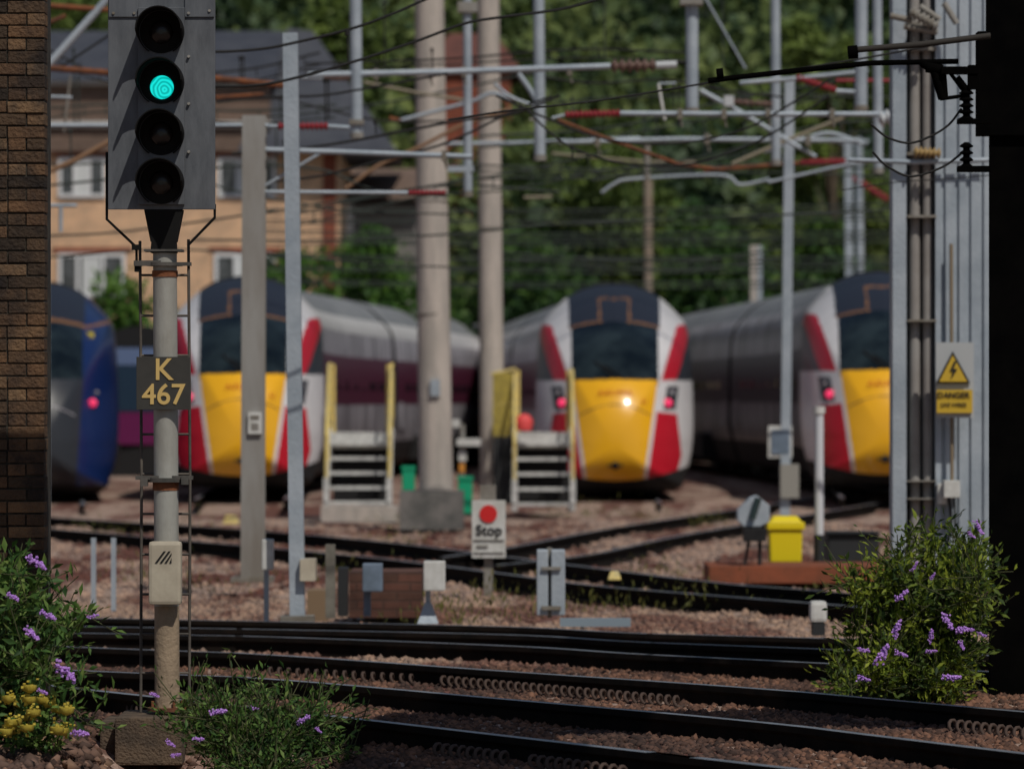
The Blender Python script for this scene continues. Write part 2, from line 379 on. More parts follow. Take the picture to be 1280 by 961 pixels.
def coach(root, T, y0, L, cols, win=True):
    m = MB(); n_ = len(HALF)
    def ci(z): return 0 if z > 3.38 else (1 if z > 2.98 else (2 if z > 2.5 else (3 if z > 1.5 else (4 if z > .75 else 5))))
    RG = [[m.bm.verts.new(T((x, y0+L*j/8, z))) for x, z in RING] for j in range(9)]; N = len(RING)
    for j in range(8):
        a, b = RG[j], RG[j+1]
        for k in range(N):
            z = (RING[k][1]+RING[(k+1) % N][1])/2; f = m.bm.faces.new((a[k], a[(k+1) % N], b[(k+1) % N], b[k])); f.material_index = ci(z); f.smooth = True
    for rg in (RG[0][::-1], RG[-1]):
        f = m.bm.faces.new(rg); f.material_index = 5
        for e in f.edges: e.smooth = False
    body = m.build('coach_body', cols, root)
    if win:
        for s in (-1, 1):
            y = y0+1.8
            while y < y0+L-2.2:
                q = MB(); q._add([T((s*1.385, y, 2.62)), T((s*1.385, y+1.35, 2.62)), T((s*1.415, y+1.35, 1.85)), T((s*1.415, y, 1.85)), T((s*1.32, y, 2.62)), T((s*1.32, y+1.35, 2.62)), T((s*1.33, y+1.35, 1.85)), T((s*1.33, y, 1.85))],
                    [(0, 1, 2, 3), (7, 6, 5, 4), (0, 4, 5, 1), (2, 6, 7, 3), (1, 5, 6, 2), (3, 7, 4, 0)]); q.build('window', twin, body); y += 1.85
            for yd in (y0+.5, y0+L-1.5):
                q = MB(); q._add([T((s*1.375, yd, 2.9)), T((s*1.375, yd+.9, 2.9)), T((s*1.425, yd+.9, 1.0)), T((s*1.425, yd, 1.0))], [(0, 1, 2, 3)])
                q._add([T((s*1.30, yd, 2.9)), T((s*1.30, yd+.9, 2.9)), T((s*1.30, yd+.9, 1.0)), T((s*1.30, yd, 1.0))], [(0, 1, 2, 3)]); q.build('door', cols[2], body)
    for yb in (y0+3.2, y0+L-3.2):
        q = MB()
        for dy in (-1.3, 1.3):
            for s in (-1, 1): q.lathe(T((s*.80, yb+dy, .43)), (1, 0, 0), [(-.07, .43), (.07, .43)], 20)
        for s in (-1, 1): q.box(T((s*1.05, yb, .5)), (.16, 3.4, .28))
        q.build('bogie', tund, root)
    q = MB(); q.box(T((0, y0+L/2, .55)), (2.3, L-9, .55)); q.build('underframe', tund, root)
def train(px, s, head, head1, livery, cols, label, ncar, zz=0, name='passenger_train', numbers=True, roofdark=False):
    d = F/s; base = Vector(((px-640)/F*d, d, zz)); 
    path = [(0.0, 0.0, head)]; X_ = Y_ = 0.0
    for i in range(1, 520):
        y = i*.25; hh = head+(head1-head)*min(1, max(0, y-4)/16); X_ += .25*math.sin(hh); Y_ += .25*math.cos(hh); path.append((X_, Y_, hh))
    def T(p):
        q = p[1]/.25; i = int(min(518, max(0, q))); a, b = path[i], path[i+1]; f = q-i; hh = a[2]
        return base+Vector((a[0]+(b[0]-a[0])*f+p[0]*math.cos(hh), a[1]+(b[1]-a[1])*f-p[0]*math.sin(hh), p[2]))
    root = empty(name, base, label, 'train', 'trains parked side by side in the yard')
    no, dep = nose(livery, root, T)
    y = 5.5; coach(root, T, 5.45, 19.8, cols)
    y = 25.9
    for k in range(ncar-1): coach(root, T, y, 25.2, cols); y += 25.9
    q = MB()                                        # front valance, coupler hatch, skirt
    q.prism([(-1.1, .12), (1.1, .12), (1.18, .42), (-1.18, .42)], 0, 1.2)
    for v in q.bm.verts: v.co = T((v.co.x, v.co.y+2.2, v.co.z))
    q.build('front_skirt', tund, root)
    return root, T, dep
lcols = [troof, tsil, tdk, tsil, tmar, tund]
lcols2 = [troof, tw, tsil, tmar, tsil, tund]; tsil_shade = mat('train_shaded_silver', (.36, .35, .37), .35, .1, (.09, .09, .10), 2.6, thr=(.40, .60), stretch=(1, 1, .15)); lcols_shaded = [troof, tsil, tsil_shade, tdk, tsil_shade, tund]  # right train's sides coloured darker to stand for their shade
t1, T1, D1 = train(303, 73, R(-2.4), R(4.6), livery_lner, lcols2, 'yellow nosed train on the left, half hidden by the two steel masts', 3, .10)
t2, T2, D2 = train(769, 72, R(.9), R(-2.6), livery_lner, lcols2, 'yellow nosed train with red and white flashes, in the middle of the yard', 2)
t3, T3, D3 = train(1107, 74.5, R(3.2), R(-3), livery_lner, lcols_shaded, 'yellow nosed train on the right, cut off by the ribbed steel column', 2, .15)
t0, T0, D0 = train(48, 73, R(-5.5), R(-5), livery_blue, [troof, tblue, tblue, tblue, tmag, tund], 'dark blue train at the far left beside the brick pier', 1)
bc = empty('railway_coach', P(176, 617, 112), 'blue coach with a magenta band standing behind the dark blue train', 'coach'); bb_ = P(176, 617, 112)
tlb = mat('coach_light_blue', (.12, .17, .30), .4); TC = lambda p: bb_+Vector((p[0]*.995+p[1]*.10, -p[0]*.10+p[1]*.995, p[2]))
coach(bc, TC, 0, 23, [troof, tlb, tblue, tmag, tblue, tund], True)
for z0, z1, mt, nm in ((3.0, 3.4, tlb, 'light_band'), (1.15, 1.9, tmag, 'magenta_band'), (1.92, 2.98, mat('coach_dark_teal', (.02, .04, .07), .3), 'dark_band')):
    q = MB(); q.box(TC((0, -.03, (z0+z1)/2)), (2.55, .05, z1-z0)); q.build(nm, mt, bc)
for rt, T, D in ((t1, T1, D1), (t2, T2, D2), (t3, T3, D3)):
    if rt is t3: pass
    p = T((0, D(.2, 1.87)-.04, 1.87)); text_mesh('AZUMA', .13, p, 'nose_lettering', mat('nose_letter', (.62, .10, .02), .5), rt, .003, 0, squeeze=1.35)
    p = T((.52, D(.5, 1.7)-.04, 1.72)); text_mesh('61', .12, p, 'unit_number', MATS['nose_letter'], rt, .003)
    q = MB(); q.lathe(T((0, D(0, .62)-.03, .6)), (0, 1, 0), [(0, .02), (0, .07), (.05, .07)], 10); q.box(T((0, D(0, .62)-.01, .6)), (.26, .04, .035)); q.build('coupler_socket', tund, rt)
q = MB(); q.box(T0((.9, D0(.9, 2.9)-.03, 2.88)), (.13, .03, .10)); q.build('nose_patch', binyel, t0)

# rails under the trains
for rt, T, nm in ((t1, T1, 'left'), (t2, T2, 'middle'), (t3, T3, 'right'), (t0, T0, 'blue')):
    root = empty('railway_track', T((0, 0, 0)), {'left': 'siding under the half hidden yellow nosed train on the left', 'middle': 'siding under the middle yellow nosed train', 'right': 'siding under the yellow nosed train on the right', 'blue': 'siding under the dark blue train'}[nm], 'railway track', 'railway tracks crossing the view')
    for s in (-.75, .75): rail([T((s, y, 0)) for y in (-2.5, 10, 30, 60, 90)], root)

# ------------------------------------------------------------------ foliage
def leafmat(name, cols, scale=.5, trans=.25, ri=.3):
    if name in MATS: return MATS[name]
    m = bpy.data.materials.new(name); m.use_nodes = True; n = m.node_tree; b = n.nodes['Principled BSDF']; b.inputs['Roughness'].default_value = .6; b.inputs['Specular IOR Level'].default_value = .3
    tc = n.nodes.new('ShaderNodeTexCoord'); t = n.nodes.new('ShaderNodeTexNoise'); t.inputs['Scale'].default_value = scale; t.inputs['Detail'].default_value = 3
    n.links.new(tc.outputs['Object'], t.inputs[0]); g = n.nodes.new('ShaderNodeNewGeometry')
    ad = n.nodes.new('ShaderNodeMath'); ad.operation = 'MULTIPLY_ADD'; ad.inputs[1].default_value = ri; n.links.new(g.outputs['Random Per Island'], ad.inputs[0]); 
    sb = n.nodes.new('ShaderNodeMath'); sb.operation = 'SUBTRACT'; sb.inputs[1].default_value = ri/2; n.links.new(t.outputs[0], sb.inputs[0]); n.links.new(sb.outputs[0], ad.inputs[2])
    r = n.nodes.new('ShaderNodeValToRGB'); e = r.color_ramp.elements; e[0].position = .3; e[0].color = (*cols[0], 1); e[1].position = .7; e[1].color = (*cols[-1], 1)
    for i, c in enumerate(cols[1:-1]): x = e.new(.3+.4*(i+1)/(len(cols)-1)); x.color = (*c, 1)
    n.links.new(ad.outputs[0], r.inputs[0]); n.links.new(r.outputs[0], b.inputs['Base Color'])
    tr_ = n.nodes.new('ShaderNodeBsdfTranslucent'); n.links.new(r.outputs[0], tr_.inputs[0]); mx = n.nodes.new('ShaderNodeMixShader'); mx.inputs[0].default_value = trans
    n.links.new(b.outputs[0], mx.inputs[1]); n.links.new(tr_.outputs[0], mx.inputs[2]); n.links.new(mx.outputs[0], n.nodes['Material Output'].inputs[0])
    MATS[name] = m; return m
def leafmesh(name, C, size, aspect=.5, dirs=None, jit=.35):
    """C: (n,3) leaf positions; every leaf a folded diamond of four corners"""
    n_ = len(C); S = (size*(1-jit+2*jit*RNG.random(n_)))[:, None]
    D = RNG.normal(0, 1, (n_, 3)) if dirs is None else dirs+RNG.normal(0, .35, (n_, 3)); D /= np.linalg.norm(D, axis=1)[:, None]
    N = RNG.normal(0, 1, (n_, 3))+np.array([0, -.5, .7]); S2 = np.cross(D, N); S2 /= np.maximum(1e-6, np.linalg.norm(S2, axis=1))[:, None]
    U = np.cross(S2, D)
    v = np.stack([C, C+D*S*.5+S2*S*aspect*.5+U*S*.08, C+D*S, C+D*S*.5-S2*S*aspect*.5+U*S*.08], 1).reshape(-1, 3)
    idx = np.arange(n_)[:, None]*4; fa = np.concatenate([idx+np.array([[0, 1, 2]]), idx+np.array([[0, 2, 3]])], 1).reshape(-1, 3)
    me = bpy.data.meshes.new(name); me.vertices.add(len(v)); me.vertices.foreach_set('co', v.ravel()); me.loops.add(fa.size); me.loops.foreach_set('vertex_index', fa.ravel())
    me.polygons.add(len(fa)); me.polygons.foreach_set('loop_start', np.arange(0, fa.size, 3)); me.update(calc_edges=True); return me
bark = mat('bark', (.06, .045, .03), .9, 0, (.10, .075, .05), 6, .6)
g_dark = leafmat('foliage_dark', [(.018, .048, .018), (.042, .10, .024), (.09, .165, .03)], .35)
g_mid = leafmat('foliage_mid', [(.024, .065, .016), (.06, .145, .024), (.13, .25, .035)], .7)
g_olive = leafmat('foliage_olive', [(.04, .07, .02), (.10, .15, .035), (.18, .25, .05)], .4)
# wooded hillside
hm = mat('wood_floor', (.008, .016, .007), .95, 0, (.015, .028, .010), .3)
def hz(x, y):
    return max(0, y-138)*.36+1.3*noise.noise(Vector((x*.12, y*.1, 2)))*min(1, max(0, (y-138)/5))
hx = np.linspace(-90, 90, 60); hy = np.linspace(138, 330, 60)
V = [(float(x), float(y), hz(x, y)-.17) for y in hy for x in hx]; Fc = [(j*60+i, j*60+i+1, (j+1)*60+i+1, (j+1)*60+i) for j in range(59) for i in range(59)]
me = bpy.data.meshes.new('hillside'); me.from_pydata(V, [], Fc); tag(link('hillside', me, hm), 'dark wooded hillside rising behind the yard', kind='structure')
C = []
for k in range(620):
    y = 142+RNG.random()*88;  x = (RNG.random()*2-1)*y*.125; r = 1.5+2.4*RNG.random(); cz = hz(x, y)+r*.7+1.2*RNG.random()
    pxc = 640+x/y*F; pyc = HZ-(cz-EYE)/y*F
    if 505 < pxc < 670 and pyc-r*F/y < 92 and y < 166: continue
    m_ = int(75*r); d = RNG.normal(0, 1, (m_, 3)); d /= np.linalg.norm(d, axis=1)[:, None]; q = r*(.72+.36*RNG.random((m_, 1)))*d*np.array([1, 1, .9]); q = q[(q[:, 2] > -r*.6) & (q[:, 1] < r*.5)]
    C.append(q+np.array([x, y, cz]))
C = np.concatenate(C); me = leafmesh('wood', C, .62, .7); tag(link('wood', me, leafmat('foliage_wood', [(.026, .050, .032), (.062, .105, .042), (.125, .17, .052), (.20, .25, .075)], .13, .25, .16)), 'mass of dark green trees covering the hillside', 'wood', kind='stuff')
def tree(name, label, cat, px, ytop, d, wpx, leaf, n_=5000, ybot=None, lsize=.20, group=None, seed=1, ztrunk=None):
    s = F/d; X = (px-640)/s; zt = EYE-(ytop-HZ)/s; z0 = -.17 if ztrunk is None else ztrunk; W = wpx/s; Hh = zt-z0
    root = empty(name, (X, d, z0), label, cat, group); rg = np.random.default_rng(seed); m = MB()
    m.tube([(X, d, z0), (X+.1, d, z0+Hh*.35), (X-.1, d, z0+Hh*.8)], max(.06, Hh*.025), 8, r1=.03)
    cl = []; nb = 16
    for k in range(nb):
        a = rg.random()*6.283; t = .18+.78*k/nb; rr = W*.5*(.35+.65*math.sin(math.pi*min(1, t*.95)**.8))*(.45+.5*rg.random())
        e = Vector((X+math.cos(a)*rr, d+math.sin(a)*rr*.8, z0+Hh*t*.93)); m.tube([(X, d, z0+Hh*t*.55), Vector((X, d, z0+Hh*t*.7)).lerp(e, .5), e], .05, 5, r1=.015)
        cl.append((e, W*(.14+.12*rg.random())))
    m.build('trunk', bark, root); C = []
    for e, r in cl:
        q = rg.normal(0, 1, (n_//nb, 3)); q /= np.linalg.norm(q, axis=1)[:, None]; q = q*r*(.55+.55*rg.random((n_//nb, 1)))*np.array([1, 1, min(1.2, Hh/W+.2)]); C.append(q+np.array(e))
    C = np.concatenate(C); C = C[(C[:, 2] > z0) & (C[:, 2] < zt+.3)]; link('crown', leafmesh('crown', C, lsize, .65), leaf, root); return root
tree('shrub_tree', 'bright green bushy tree in front of the orange house corner', 'tree', 380, 292, 114, 150, g_mid, 7000, seed=2)
tree('shrub_tree', 'round green tree between the house and the thick concrete column', 'tree', 468, 262, 118, 160, g_mid, 7000, seed=3)
tree('shrub_tree', 'green bushy tree under the lower windows of the orange house', 'tree', 135, 345, 120, 170, g_mid, 7000, seed=4)
tree('shrub_tree', 'low green bush behind the tail of the left train', 'bush', 250, 372, 121, 110, g_mid, 3500, seed=5)
tree('broad_tree', 'tall light green tree above the slate roof, top left', 'tree', 395, -60, 150, 190, g_olive, 9000, seed=6, lsize=.3)
tree('broad_tree', 'green tree over the left end of the house roof', 'tree', 100, -80, 152, 210, g_olive, 9000, seed=7, lsize=.3)
tree('broad_tree', 'sunlit olive green tree behind the two slim drop tubes at upper right', 'tree', 1040, -40, 135, 170, g_olive, 8000, seed=8, lsize=.26)
tree('broad_tree', 'wide bush behind the roof of the middle train', 'tree', 650, 290, 132, 240, g_dark, 8000, seed=9, lsize=.26)
tree('broad_tree', 'leafy tree between the middle and the right train', 'tree', 905, 240, 130, 190, g_dark, 8000, seed=10, lsize=.26)
tree('broad_tree', 'dark tree right behind the roof of the right train', 'tree', 1040, 250, 134, 170, g_dark, 8000, seed=11, lsize=.26)
tree('broad_tree', 'olive tree rising behind the wooden pole in the centre', 'tree', 765, 150, 140, 180, g_olive, 8000, seed=12, lsize=.28)

# ------------------------------------------------------------------ houses
def brickmat(name, c1, c2, mortar, sx=1, bw=.225, bh=.075, msize=.01, dirt=None):
    m = bpy.data.materials.new(name); m.use_nodes = True; n = m.node_tree; b = n.nodes['Principled BSDF']; b.inputs['Roughness'].default_value = .9
    tc = n.nodes.new('ShaderNodeTexCoord'); sp = n.nodes.new('ShaderNodeSeparateXYZ'); cb = n.nodes.new('ShaderNodeCombineXYZ'); ad = n.nodes.new('ShaderNodeMath'); ad.operation = 'ADD'
    n.links.new(tc.outputs['Object'], sp.inputs[0]); n.links.new(sp.outputs[0], ad.inputs[0]); n.links.new(sp.outputs[1], ad.inputs[1]); n.links.new(ad.outputs[0], cb.inputs[0]); n.links.new(sp.outputs[2], cb.inputs[1])
    bt = n.nodes.new('ShaderNodeTexBrick'); bt.inputs['Scale'].default_value = 1; bt.inputs['Brick Width'].default_value = bw; bt.inputs['Row Height'].default_value = bh; bt.inputs['Mortar Size'].default_value = msize; bt.inputs['Mortar Smooth'].default_value = .3
    bt.inputs['Color1'].default_value = (*c1, 1); bt.inputs['Color2'].default_value = (*c2, 1); bt.inputs['Mortar'].default_value = (*mortar, 1)
    ns = n.nodes.new('ShaderNodeTexNoise'); ns.inputs['Scale'].default_value = 9; ns.inputs['Detail'].default_value = 4; n.links.new(tc.outputs['Object'], ns.inputs[0])
    dn = n.nodes.new('ShaderNodeMix'); dn.data_type = 'VECTOR'; dn.inputs[0].default_value = .012; n.links.new(cb.outputs[0], dn.inputs[4]); n.links.new(ns.outputs['Color'], dn.inputs[5]); n.links.new(dn.outputs[1], bt.inputs[0])
    n2 = n.nodes.new('ShaderNodeTexNoise'); n2.inputs['Scale'].default_value = 2.2; n2.inputs['Detail'].default_value = 6; n.links.new(tc.outputs['Object'], n2.inputs[0])
    r = n.nodes.new('ShaderNodeValToRGB'); r.color_ramp.elements[0].position = .35; r.color_ramp.elements[0].color = (*(dirt or (.8, .8, .8)), 1); r.color_ramp.elements[1].position = .65; r.color_ramp.elements[1].color = (1.15, 1.12, 1.05, 1)
    mx = n.nodes.new('ShaderNodeMix'); mx.data_type = 'RGBA'; mx.blend_type = 'MULTIPLY'; mx.inputs[0].default_value = 1
    n.links.new(n2.outputs[0], r.inputs[0]); n.links.new(bt.outputs[0], mx.inputs[6]); n.links.new(r.outputs[0], mx.inputs[7]); n.links.new(mx.outputs[2], b.inputs['Base Color'])
    bp = n.nodes.new('ShaderNodeBump'); bp.inputs['Strength'].default_value = .8; bp.inputs['Distance'].default_value = .012; iv = n.nodes.new('ShaderNodeMath'); iv.operation = 'SUBTRACT'; iv.inputs[0].default_value = 1
    n.links.new(bt.outputs['Fac'], iv.inputs[1]); ad2 = n.nodes.new('ShaderNodeMath'); n.links.new(iv.outputs[0], ad2.inputs[0]); n.links.new(ns.outputs[0], ad2.inputs[1]); n.links.new(ad2.outputs[0], bp.inputs['Height']); n.links.new(bp.outputs[0], b.inputs['Normal'])
    return m
orange = brickmat('orange_brick', (.74, .48, .31), (.70, .44, .275), (.62, .44, .30)); redbr = brickmat('red_brick', (.30, .07, .035), (.24, .055, .03), (.2, .09, .06))
slate = mat('slate', (.045, .05, .065), .6, 0, (.065, .07, .085), 1.5, .4, 12); tile = mat('brown_tiles', (.19, .13, .10), .85, 0, (.13, .09, .07), 2, .8, 8, stretch=(1, 1, 6)); redtile = mat('red_tiles', (.16, .06, .045), .85, 0, (.11, .045, .035), 2, .6, 8)
upvc = mat('window_white', (.72, .73, .74), .4); pane = mat('window_pane', (.02, .025, .03), .1, 0, (.10, .11, .12), .8, spec=.6); curt = mat('curtain', (.62, .64, .64), .8)
HD = 125.0; hs = F/HD
def hX(px): return (px-640)/hs
def hZ(py): return EYE-(py-HZ)/hs
house = empty('house', (hX(200), HD, -.17), 'orange brick house with slate roof and white windows behind the left trains', 'house')
m = MB(); m.span((hX(-20), HD, -.17), (hX(425), HD+9, hZ(190))); m.build('wall', orange, house)
m = MB(); m.span((hX(-20), HD-.25, hZ(190)+.003), (hX(337), HD+8.8, hZ(108))); m.build('tile_hung_storey', tile, house)
m = MB(); m.span((hX(-22), HD-.4, hZ(160)), (hX(340), HD-.253, hZ(153))); m.span((hX(-22), HD-.45, hZ(108)+.003), (hX(340), HD-.2, hZ(103))); m.build('fascia', whitep, house)
m = MB(); z0 = hZ(104)+.01; z1 = hZ(40)+.35
m._add([(hX(-25), HD-.6, z0), (hX(345), HD-.6, z0), (hX(345), HD+9.3, z0), (hX(-25), HD+9.3, z0), (hX(-25), HD+4.3, z1), (hX(345), HD+4.3, z1)], [(0, 1, 5, 4), (2, 3, 4, 5), (1, 2, 5), (3, 0, 4), (3, 2, 1, 0)])
m.build('roof', slate, house)
m = MB(); z0 = hZ(192)+.02
m._add([(hX(300), HD-.9, z0), (hX(497), HD-.9, z0), (hX(497), HD+8, z0), (hX(300), HD+8, z0), (hX(352), HD+3.2, hZ(38)+.3), (hX(385), HD+3.2, hZ(42)+.3)], [(0, 1, 5, 4), (1, 2, 5), (2, 3, 4, 5), (3, 0, 4), (3, 2, 1, 0)])
m.build('hipped_roof', slate, house)
m = MB(); m.span((hX(337)+.01, HD-.6, hZ(192)), (hX(495), HD-.3, hZ(186)+.015)); m.build('gutter', whitep, house)
m = MB(); m.span((hX(404), HD-.06, -.17), (hX(420), HD-.003, hZ(192)-.01)); m.build('brick_quoin', redbr, house)
def window(x0, y0, x1, y1, bars, root=house, dark=1):
    a = (hX(x0), hZ(y1)); b = (hX(x1), hZ(y0)); t = .09; m = MB(); Y = HD
    m.span((a[0], Y-.09, a[1]), (b[0], Y-.004, a[1]+t)); m.span((a[0], Y-.09, b[1]-t), (b[0], Y-.004, b[1]))
    for q in [0]+bars+[1]: x = a[0]+(b[0]-a[0]-t)*q; m.span((x, Y-.088, a[1]+t+.001), (x+t, Y-.006, b[1]-t-.001))
    f = m.build('window', upvc, root); m = MB(); m.span((a[0]+t/2, Y-.05, a[1]+t/2), (b[0]-t/2, Y-.008, b[1]-t/2)); m.build('pane', pane, f)
    w_ = b[0]-a[0]; m = MB()
    m.span((a[0]+w_*.36, Y-.07, a[1]+t), (a[0]+w_*.62, Y-.055, b[1]-t)); m.build('blind', curt, f)
    m = MB(); m.span((a[0]-.15, Y-.03, b[1]+.03), (b[0]+.15, Y-.003, b[1]+.16)); m.build('lintel', redbr, root)
window(73, 197, 133, 247, [.33, .66]); window(272, 197, 345, 247, [.33, .66]); window(73, 317, 157, 372, [.28, .68]); window(268, 317, 345, 372, [.33, .66])
window(73, 430, 157, 486, [.28, .68])
h2 = empty('house', (hX(475), 131, -.17), 'low house with brown tiled roof beside the orange house', 'house')
m = MB(); m.span((hX(428), 130, -.17), (hX(520), 138, hZ(245))); m.build('wall', mat('render_grey', (.20, .19, .18), .9, 0, (.15, .14, .13), 1), h2)
m = MB(); z0 = hZ(240); m._add([(hX(424), 129.4, z0), (hX(527), 129.4, z0), (hX(527), 138.6, z0), (hX(424), 138.6, z0), (hX(424), 134, hZ(190)), (hX(527), 134, hZ(190))], [(0, 1, 5, 4), (2, 3, 4, 5), (1, 2, 5), (3, 0, 4), (3, 2, 1, 0)]); m.build('roof', tile, h2)
m = MB(); m.span((hX(420), 129.8, hZ(300)), (hX(434), 129.95, hZ(246))); m.build('window', upvc, h2)
h3 = empty('house', (P(600, 80, 152).x, 152, 3), 'far house with red brown roof between the two concrete columns', 'house')
a = P(528, 85, 152); b = P(650, 38, 152)
m = MB(); m.span((a.x+.3, 152.3, 2), (b.x-.3, 160, a.z)); m.build('wall', redbr, h3)
m = MB(); m._add([(a.x, 152, a.z), (b.x, 152, a.z), (b.x, 160, a.z), (a.x, 160, a.z), (a.x+.8, 156, b.z+.2), (b.x-.8, 156, b.z+.2)], [(0, 1, 5, 4), (2, 3, 4, 5), (1, 2, 5), (3, 0, 4), (3, 2, 1, 0)]); m.build('roof', redtile, h3)

# ------------------------------------------------------------------ brick pier, black column and an unseen slab added overhead to shade the near tracks
pier = mat('pier_brick', (.125, .085, .055), .92, 0, (.042, .034, .030), 3.0, .9, 45, thr=(.42, .62), spec=.2)
n = pier.node_tree; b = n.nodes['Principled BSDF']; g = n.nodes.new('ShaderNodeNewGeometry'); rr = n.nodes.new('ShaderNodeValToRGB'); e = rr.color_ramp.elements
e[0].color = (.30, .34, .40, 1); e[1].color = (1.7, 1.55, 1.3, 1); x_ = e.new(.35); x_.color = (.75, .70, .66, 1); x_ = e.new(.7); x_.color = (1.15, .95, .80, 1)
mm = n.nodes.new('ShaderNodeMix'); mm.data_type = 'RGBA'; mm.blend_type = 'MULTIPLY'; mm.inputs[0].default_value = 1; s0 = b.inputs['Base Color'].links[0].from_socket
n.links.new(g.outputs['Random Per Island'], rr.inputs[0]); n.links.new(s0, mm.inputs[6]); n.links.new(rr.outputs[0], mm.inputs[7]); n.links.new(mm.outputs[2], b.inputs['Base Color'])
D = 28.6; sx = F/D; x1 = (57-640)/sx; x0 = x1-.95; rg = np.random.default_rng(5)
po = empty('brick_pier', ((x0+x1)/2, D, -.5), 'tall sooty brown brick pier filling the left edge', 'pier')
m = MB(); m.span((x0, D+.014, -.5), (x1-.012, D+.45, 7.2)); m.build('core', mat('old_mortar', (.016, .014, .012), .95, 0, (.05, .045, .035), 9), po)
m = MB(); z = -.5; row = 0
while z < 7.1:
    x = x1-rg.uniform(0, .006); w = .225 if row % 2 else .112; first = True
    while x > x0:
        wd = w if first else (.225 if rg.random() < .45 else .112); first = False; hh = .0665+rg.normal(0, .0012)
        m.box((x-wd/2, D+.1+rg.normal(0, .003), z+.037+rg.normal(0, .0012)), (wd-.007-rg.random()*.004, .2, hh-rg.random()*.003), Matrix.Rotation(rg.normal(0, .006), 3, 'Y')); x -= wd
    z += .0745; row += 1
m.build('brickwork', pier, po, bevel=.004)
D = 30.3; sx = F/D; col = empty('bridge_column', ((1300-640)/sx, D, -.2), 'black steel bridge column filling the right edge', 'column')
m = MB(); m.span(((1238-640)/sx, D, -.3), ((1420-640)/sx, D+.1, EYE-(170-HZ)/sx)); m.build('shaft', nearblack, col)
m = MB(); m.span(((1222-640)/sx, D-.05, EYE-(169.5-HZ)/sx), ((1422-640)/sx, D+.14, EYE-(40-HZ)/sx)); m.span(((1234-640)/sx, D, EYE-(39.5-HZ)/sx), ((1420-640)/sx, D+.1, 7)); m.build('head_plate', nearblack, col)

caster = empty('shadow_caster', (6, 22, -.2), 'unseen dark slab added overhead to shade the nearest tracks', 'shadow_caster')  # added out of view, outline shaped to cast the foreground shadow patches
m = MB(); caster_plan = [(1.3, 17.5), (2.6, 17.5), (2.35, 22.6), (3.4, 23.3), (8.5, 23.6), (8.5, 24.7), (3.2, 24.7), (1.5, 24.5), (1.3, 23.4)]; n_ = len(caster_plan)
m._add([(x, y, 5.5) for x, y in caster_plan]+[(x, y, 5.75) for x, y in caster_plan], [tuple(range(n_-1, -1, -1)), tuple(range(n_, 2*n_))]+[(i, (i+1) % n_, (i+1) % n_+n_, i+n_) for i in range(n_)]); m.build('shade_slab', nearblack, caster)
for p_ in ((8, 25), (1.6, 18)):
    if p_[0] > 5: m = MB(); m.box((p_[0], p_[1], 2.65), (.35, .35, 5.7)); m.build('caster_post', nearblack, caster)
# ------------------------------------------------------------------ signal
SD = 26.7; ss = F/SD
def S(x, y, dy=0): return Vector(((x-640)/ss, SD+dy, EYE-(y-HZ)/ss))
def sl(px): return px/ss
board = mat('signal_board', (.115, .125, .14), .6, 0, (.075, .083, .095), 7, .15, 30, stretch=(1, 1, .3))
inner = mat('hood_black', (.006, .006, .006), .8, spec=.2); postm = mat('post_paint', (.36, .36, .33), .5, .1, (.27, .26, .23), 3, .15, stretch=(1, 1, .4)); postlow = mat('post_lower', (.33, .25, .17), .8, 0, (.25, .19, .13), 5, .4)
sig = empty('railway_signal', S(206, 886), 'four aspect signal on a grey post showing a green light', 'railway signal')
m = MB(); m.span(S(135, 262, 0), S(269, -14, .02)); m.span(S(136, 22, -.012), S(173, -13, -.001)); m.span(S(231, 22, -.012), S(268, -13, -.001)); m.build('backboard', board, sig, bevel=.004)
m = MB(); m.span(S(173, 256, -.03), S(231, 10, -.002)); m.build('lamp_panel', board, sig, bevel=.003)
m = MB()
for x, y in ((142, 17), (168, 17), (236, 17), (236, 71), (236, 130), (262, 14), (236, 190)): m.lathe(S(x, y, -.02), (0, 1, 0), [(0, .008), (.02, .009)], 8)
m.build('bolts', galv_d, sig)
bx_ = MB(); bx_.span(S(150, 258, .023), S(256, -10, .2)); bx_.build('lamp_housing', inner, sig)
lensd = mat('lens_dark', (.012, .010, .010), .25)
lg = bpy.data.materials.new('lens_green'); lg.use_nodes = True; n = lg.node_tree; b = n.nodes['Principled BSDF']
tc = n.nodes.new('ShaderNodeTexCoord'); wv = n.nodes.new('ShaderNodeTexWave'); wv.wave_type = 'RINGS'; wv.rings_direction = 'Y'; wv.inputs['Scale'].default_value = 15; wv.inputs['Distortion'].default_value = 3.5; wv.inputs['Detail'].default_value = 1
mp = n.nodes.new('ShaderNodeMapping'); c_ = S(207, 113); mp.inputs['Location'].default_value = -(c_-Vector(sig.location)); n.links.new(tc.outputs['Object'], mp.inputs[0]); n.links.new(mp.outputs[0], wv.inputs[0])
rp = n.nodes.new('ShaderNodeValToRGB'); rp.color_ramp.elements[0].color = (0, .42, .38, 1); rp.color_ramp.elements[1].color = (.01, .86, .78, 1); n.links.new(wv.outputs[0], rp.inputs[0])
n.links.new(rp.outputs[0], b.inputs['Emission Color']); b.inputs['Emission Strength'].default_value = 1.7; b.inputs['Base Color'].default_value = (0, .1, .08, 1)
